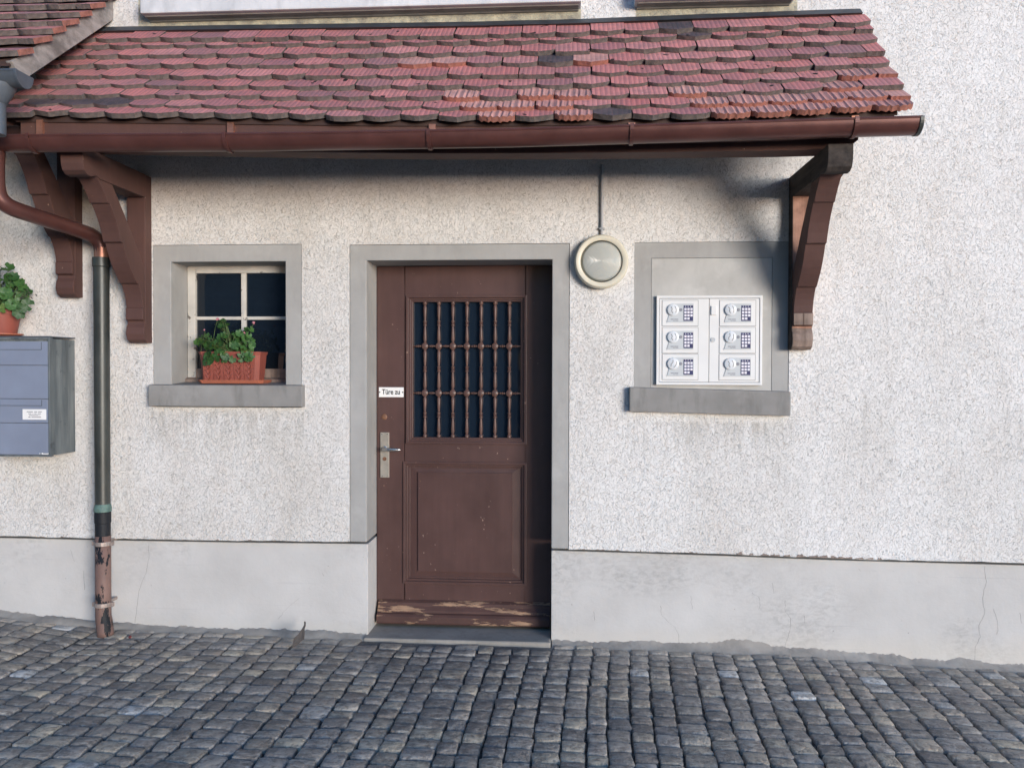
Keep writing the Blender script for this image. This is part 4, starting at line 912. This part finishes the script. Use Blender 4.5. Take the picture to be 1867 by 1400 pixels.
# ------------------------------------------------------------------ plants
def leaf_mesh(seed, r0):
    r = random.Random(seed); b = MB(); v = [(0, 0, 0)]; n = 21; cup = r.uniform(.10, .35)
    for ring, fr in ((1, .55), (2, 1.0)):
        for k in range(n):
            a = R_(25) + (2 * math.pi - R_(50)) * k / (n - 1) - math.pi / 2 + math.pi * 0
            lob = 1 + (.09 * math.cos(7 * (a + math.pi / 2)) + r.uniform(-.05, .05)) * (ring - 1)
            rr = r0 * fr * lob; z = cup * rr * fr + (.10 * r0 * math.cos(7 * (a + 1.57)) * (ring - 1))
            v.append((rr * math.cos(a), rr * math.sin(a), z))
    f = [(0, 1 + k, 2 + k) for k in range(n - 1)] + [(1 + k, 1 + n + k, 2 + n + k, 2 + k) for k in range(n - 1)]
    b.add(v, f); return b.mesh('leaf', 'leaf', norm=False, smooth='all')
def plant(base, label, spots, r0, stems, seed, group='geranium plants'):
    r = random.Random(seed); base = Vector(base)
    pl = thing('geranium_plant', base, label, 'plant'); ms = [leaf_mesh(seed * 10 + i, r0) for i in range(5)]
    st = MB(); cen = sum(spots, Vector()) / len(spots)
    for p in spots:
        out = (p - cen); out.z *= .8; nrm = (out.normalized() * .8 + Vector((r.uniform(-.5, .7), r.uniform(-1.1, -.3), r.uniform(.1, .9)))).normalized()
        q = nrm.to_track_quat('Z', 'Y').to_matrix().to_4x4() @ Matrix.Rotation(r.uniform(0, 6.28), 4, 'Z')
        s_ = r.uniform(.62, 1.15); o = bpy.data.objects.new('leaf', r.choice(ms)); link(o, pl); o.matrix_basis = Matrix.Translation(p) @ q @ Matrix.Scale(s_, 4)
        b_ = base + Vector((r.uniform(-.6, .6) * (p.x - base.x), r.uniform(-.02, .02), 0)); st.tube([b_, (b_ + p) / 2 + Vector((0, 0, .02)), p], .0018, 5)
    obj('stems', st, 'stem', pl, smooth='all'); return pl
# window box
YB = .075; zb = WZ0 + .006
a0 = W(361, 690, YB - .07).x; a1 = W(473, 690, YB - .07).x
def trough(b, x0, x1, y0, y1, z0, z1, flare, th, ch=.02):
    def loop(x0, x1, y0, y1, z): return [(x0 + ch, y0, z), (x1 - ch, y0, z), (x1, y0 + ch, z), (x1, y1 - ch, z), (x1 - ch, y1, z), (x0 + ch, y1, z), (x0, y1 - ch, z), (x0, y0 + ch, z)]
    L = [loop(x0, x1, y0, y1, z0), loop(x0 - flare, x1 + flare, y0 - flare, y1 + flare, z1), loop(x0 - flare + th, x1 + flare - th, y0 - flare + th, y1 + flare - th, z1), loop(x0 + th, x1 - th, y0 + th, y1 - th, z0 + th)]
    v = [p for l in L for p in l]; f = [(k * 8 + i, k * 8 + (i + 1) % 8, (k + 1) * 8 + (i + 1) % 8, (k + 1) * 8 + i) for k in range(3) for i in range(8)] + [tuple(range(7, -1, -1)), tuple(range(24, 32))]
    b.add(v, f)
sc_x0, sc_x1 = W(358, 690, YB - .08).x, W(480, 690, YB - .08).x
szb = WZ0 + .006
mb = MB(); trough(mb, sc_x0 + .012, sc_x1 - .012, YB - .075, YB + .075, szb - .001, szb + .019, .012, .006)
tag(obj('planter_saucer', mb, 'saucer', bevel=.0015), 'shallow orange saucer under the long planter on the window sill', 'saucer')
pt = W(415, 641, YB - .08).z; mb = MB(); z0_ = szb + .0065
trough(mb, a0 + .014, a1 - .014, YB - .058, YB + .058, z0_, pt - .012, .012, .006)
plt = thing('planter_box', ((a0 + a1) / 2, YB, z0_), 'long terracotta planter with leaf relief on the window sill', 'planter')
obj('trough', mb, 'terracotta', plt, bevel=.002)
mb = MB(); trough(mb, a0, a1, YB - .073, YB + .073, pt - .017, pt, .004, .012); obj('rim', mb, 'terracotta', plt, bevel=.002)
mb = MB().box(a0 + .012, a1 - .012, YB - .055, YB + .055, pt - .05, pt - .03); obj('soil', mb, 'soil', plt)
mb = MB(); n = 5; w_ = (a1 - a0 - .06) / n; h_ = pt - z0_ - .03
for i in range(n):
    x_ = a0 + .03 + w_ * (i + .5)
    yy = lambda t: YB - .0595 - .012 * t
    mb.tube([(x_ - w_ / 2, yy(.1), z0_ + .1 * h_), (x_ - w_ / 2, yy(.95), z0_ + .95 * h_)], .002, 5)
    for k in range(4):
        for sg_ in (-1, 1):
            t0 = .10 + .20 * k; mb.tube([(x_, yy(t0), z0_ + t0 * h_), (x_ + sg_ * w_ * .2, yy(t0 + .17), z0_ + (t0 + .17) * h_), (x_ + sg_ * w_ * .40, yy(t0 + .18), z0_ + (t0 + .18) * h_)], [.003, .004, .0012], 5)
obj('leaf_relief', mb, 'terracotta', plt, smooth='all')
r = random.Random(5); spots = []
for (x0, x1, y0, y1, n) in ((382, 460, 630, 656, 34), (376, 460, 610, 640, 46), (396, 414, 584, 614, 18), (430, 458, 600, 622, 18), (360, 386, 610, 632, 12), (420, 445, 605, 640, 12), (362, 392, 618, 640, 12)):
    for k in range(n):
        y_ = r.uniform(y0, y1); spots.append(W(r.uniform(x0, x1), y_, YB + (r.uniform(-.07, .055) if y_ < 640 else r.uniform(-.105, -.085))))
spots += [W(r.uniform(374, 392), r.uniform(644, 661), YB - .10) for _ in range(8)]
spots += [W(459, 629, YB - .05), W(398, 589, YB), W(404, 586, YB), W(364, 619, YB), W(370, 617, YB), W(450, 602, YB), W(457, 601, YB - .02)]
pl = plant(((a0 + a1) / 2, YB, pt - .03), 'leafy green geranium with pink buds growing in the window sill planter', spots, .0225, None, 3)
mb = MB()
for x_, y_, n in ((397, 582, 4), (462, 589, 5), (374, 604, 1), (446, 607, 2)):
    p = W(x_, y_, YB - .02); q = W(x_ - 3, y_ + 30, YB); 
    for k in range(n):
        o = Vector((r.uniform(-.006, .006), r.uniform(-.006, .006), r.uniform(-.004, .008))); mb.lathe([(0, -.006), (.005, -.002), (.006, .002), (0, .006)], p + o, 'Z', 6)
obj('flower_buds', mb, 'petal', pl, smooth='all')
mb = MB()
for x_, y_ in ((397, 582), (462, 589), (374, 604), (446, 607)): mb.tube([W(x_, y_, YB - .02), W(x_ - 5, y_ + 18, YB - .01), W(x_ - 9, y_ + 45, YB)], .0016, 5)
obj('flower_stalks', mb, 'stem', pl)
# round pot on the mailbox
zt = z1 + .010; QY = -.12; q = W(4, 612, QY); qx = q.x
mb = MB().lathe([(0, zt), (.075, zt), (.105, zt + .012), (.106, zt + .018), (.098, zt + .018), (.07, zt + .006), (0, zt + .006)], (qx, QY, 0), 'Z', 32); tag(obj('pot_saucer', mb, 'saucer', smooth=True), 'round orange saucer under the flower pot on the mailbox', 'saucer')
hp = .155; pot = thing('flower_pot', (qx, QY, zt + .0065), 'round terracotta flower pot on top of the mailbox', 'flower pot')
mb = MB().lathe([(0, zt + .0065), (.068, zt + .0065), (.074, zt + .02), (.094, zt + hp - .03), (.101, zt + hp - .03), (.103, zt + hp), (.094, zt + hp), (.09, zt + hp - .02), (.0, zt + hp - .02)], (qx, QY, 0), 'Z', 32); obj('pot_body', mb, 'terracotta', pot, smooth=True)
mb = MB().lathe([(.0905, zt + hp - .019), (0, zt + hp - .014)], (qx, QY, 0), 'Z', 24); obj('soil', mb, 'soil', pot)
spots = []
for k in range(75):
    a, rr, t = r.uniform(0, 6.28), r.uniform(.35, 1), r.uniform(0, 1)
    rad = .165 * math.sqrt(max(0.05, 1 - (t * 1.0 - .25) ** 2 * 1.3)) * rr
    spots.append(Vector((qx + rad * math.cos(a), QY + rad * .62 * math.sin(a), zt + hp - .03 + .26 * t * (1.1 - .5 * rr * rr))))
spots += [W(40, 562, QY - .08), W(50, 556, QY - .06), W(35, 570, QY - .07), W(20, 556, QY - .1), W(8, 562, QY - .1), W(36, 515, QY - .05), W(25, 505, QY - .06), W(42, 525, QY - .05)]
pl = plant((qx, QY, zt + hp - .02), 'bushy geranium with large leaves in the pot on the mailbox', spots, .036, None, 9)
mb = MB()
for x_, y_ in ((50, 528), (53, 533), (58, 543), (66, 538), (61, 552), (48, 540)):
    p = W(x_, y_, QY - .04); mb.tube([W(36, 545, QY - .04), (W(36, 545, QY - .04) + p) / 2 + Vector((0, 0, .006)), p], .001, 4); mb.tube([p + Vector((-.004, 0, .005)), p, p + Vector((.005, 0, -.008))], [.0012, .0035, .001], 6)
obj('dried_buds', mb, 'dry', pl)

# ------------------------------------------------------------------ litter on the setts
def on_ground(px, py):
    d = ray(px, py); lo, hi = .5, 8.0
    for _ in range(50):
        m = (lo + hi) / 2; p = Vector((0, -DIST, EYE)) + d * m
        if p.z > gz(p.x, p.y): lo = m
        else: hi = m
    return p
p = on_ground(530, 1185); s_ = (p.y + DIST) / FPX
pts = [(0, 0), (2, -10), (3, -18), (10, -24), (16, -34), (19, -40), (19, -46), (21, -47), (22.5, -44), (22, -38), (20, -32), (20, -22), (19, -12), (14, -9), (8, -3)]
mb = MB(); n = len(pts); dep = lambda u: .02 * math.sin(u * .12) + u * .0016
v = [(p.x + u * s_, p.y + dep(u) + .012, p.z + .006 - w_ * s_) for u, w_ in pts]; v2 = [(a, b + .0025, c) for a, b, c in v]
mb.add(v + v2, [tuple(range(n)), tuple(range(2 * n - 1, n - 1, -1))] + [(i, (i + 1) % n, n + (i + 1) % n, n + i) for i in range(n)])
tag(obj('dry_leaf', mb, 'dryleaf'), 'dark curled dry leaf standing upright on the setts by the wall', 'leaf')
p = on_ground(237, 1163); mb = MB().lathe([(0, -.002), (.007, .002), (.009, .008), (.006, .014), (0, .016)], p, 'Z', 10); mb.tube([p + Vector((0, 0, .012)), p + Vector((.006, -.004, .02)), p + Vector((.012, -.006, .02))], .001, 5)
tag(obj('berry', mb, 'berry', smooth='all'), 'small dark red berry lying on the setts near the downpipe', 'berry')
p = on_ground(249, 1171); a = p + Vector((-.02, .01, .008)); mb = MB().tube([a, p + Vector((0, 0, .012)), p + Vector((.018, -.012, .008)), p + Vector((.024, -.02, .004))], [.002, .005, .005, .001], 7)
tag(obj('twig', mb, 'dryleaf', smooth='all'), 'short curved grey twig beside the red berry', 'twig')

# ------------------------------------------------------------------ boarded house across the lane, which the panes reflect
HX0, HX1, HY = -15.0, -0.8, -12.0
opp = thing('boarded_house', ((HX0 + HX1) / 2, HY - 2, -.1), 'dark boarded house across the lane, seen only as a reflection in the panes', 'house')
mb = MB().box(HX0, HX1, HY - 5, HY, -.8, 5.6); obj('wall', mb, 'deck', opp)
for i in range(24):
    z_ = -.1 + i * .235; mb = MB().prism([(HY + .002, z_), (HY + .035, z_), (HY + .012, z_ + .245), (HY + .002, z_ + .245)], HX0, HX1); obj('board', mb, 'board', opp)
for x_ in (-12.5, -9.2, -4.6):
    mb = MB(); frame_strip(mb, x_ - .55, x_ + .55, 1.2, 2.6, HY + .03, .09, .03); w2 = obj('window', mb, 'oldwhite', opp)
    mb = MB().box(x_ - .47, x_ + .47, HY + .036, HY + .045, 1.28, 2.52); obj('pane', mb, 'winglass', w2)
mb = MB().prism([(HY + .6, 5.4), (HY + .6, 5.5), (HY - 2.5, 7.6), (HY - 5.6, 5.5), (HY - 5.6, 5.4), (HY - 2.5, 7.45)], HX0 - .4, HX1 + .4); obj('roof', mb, 'tile_dark', opp)
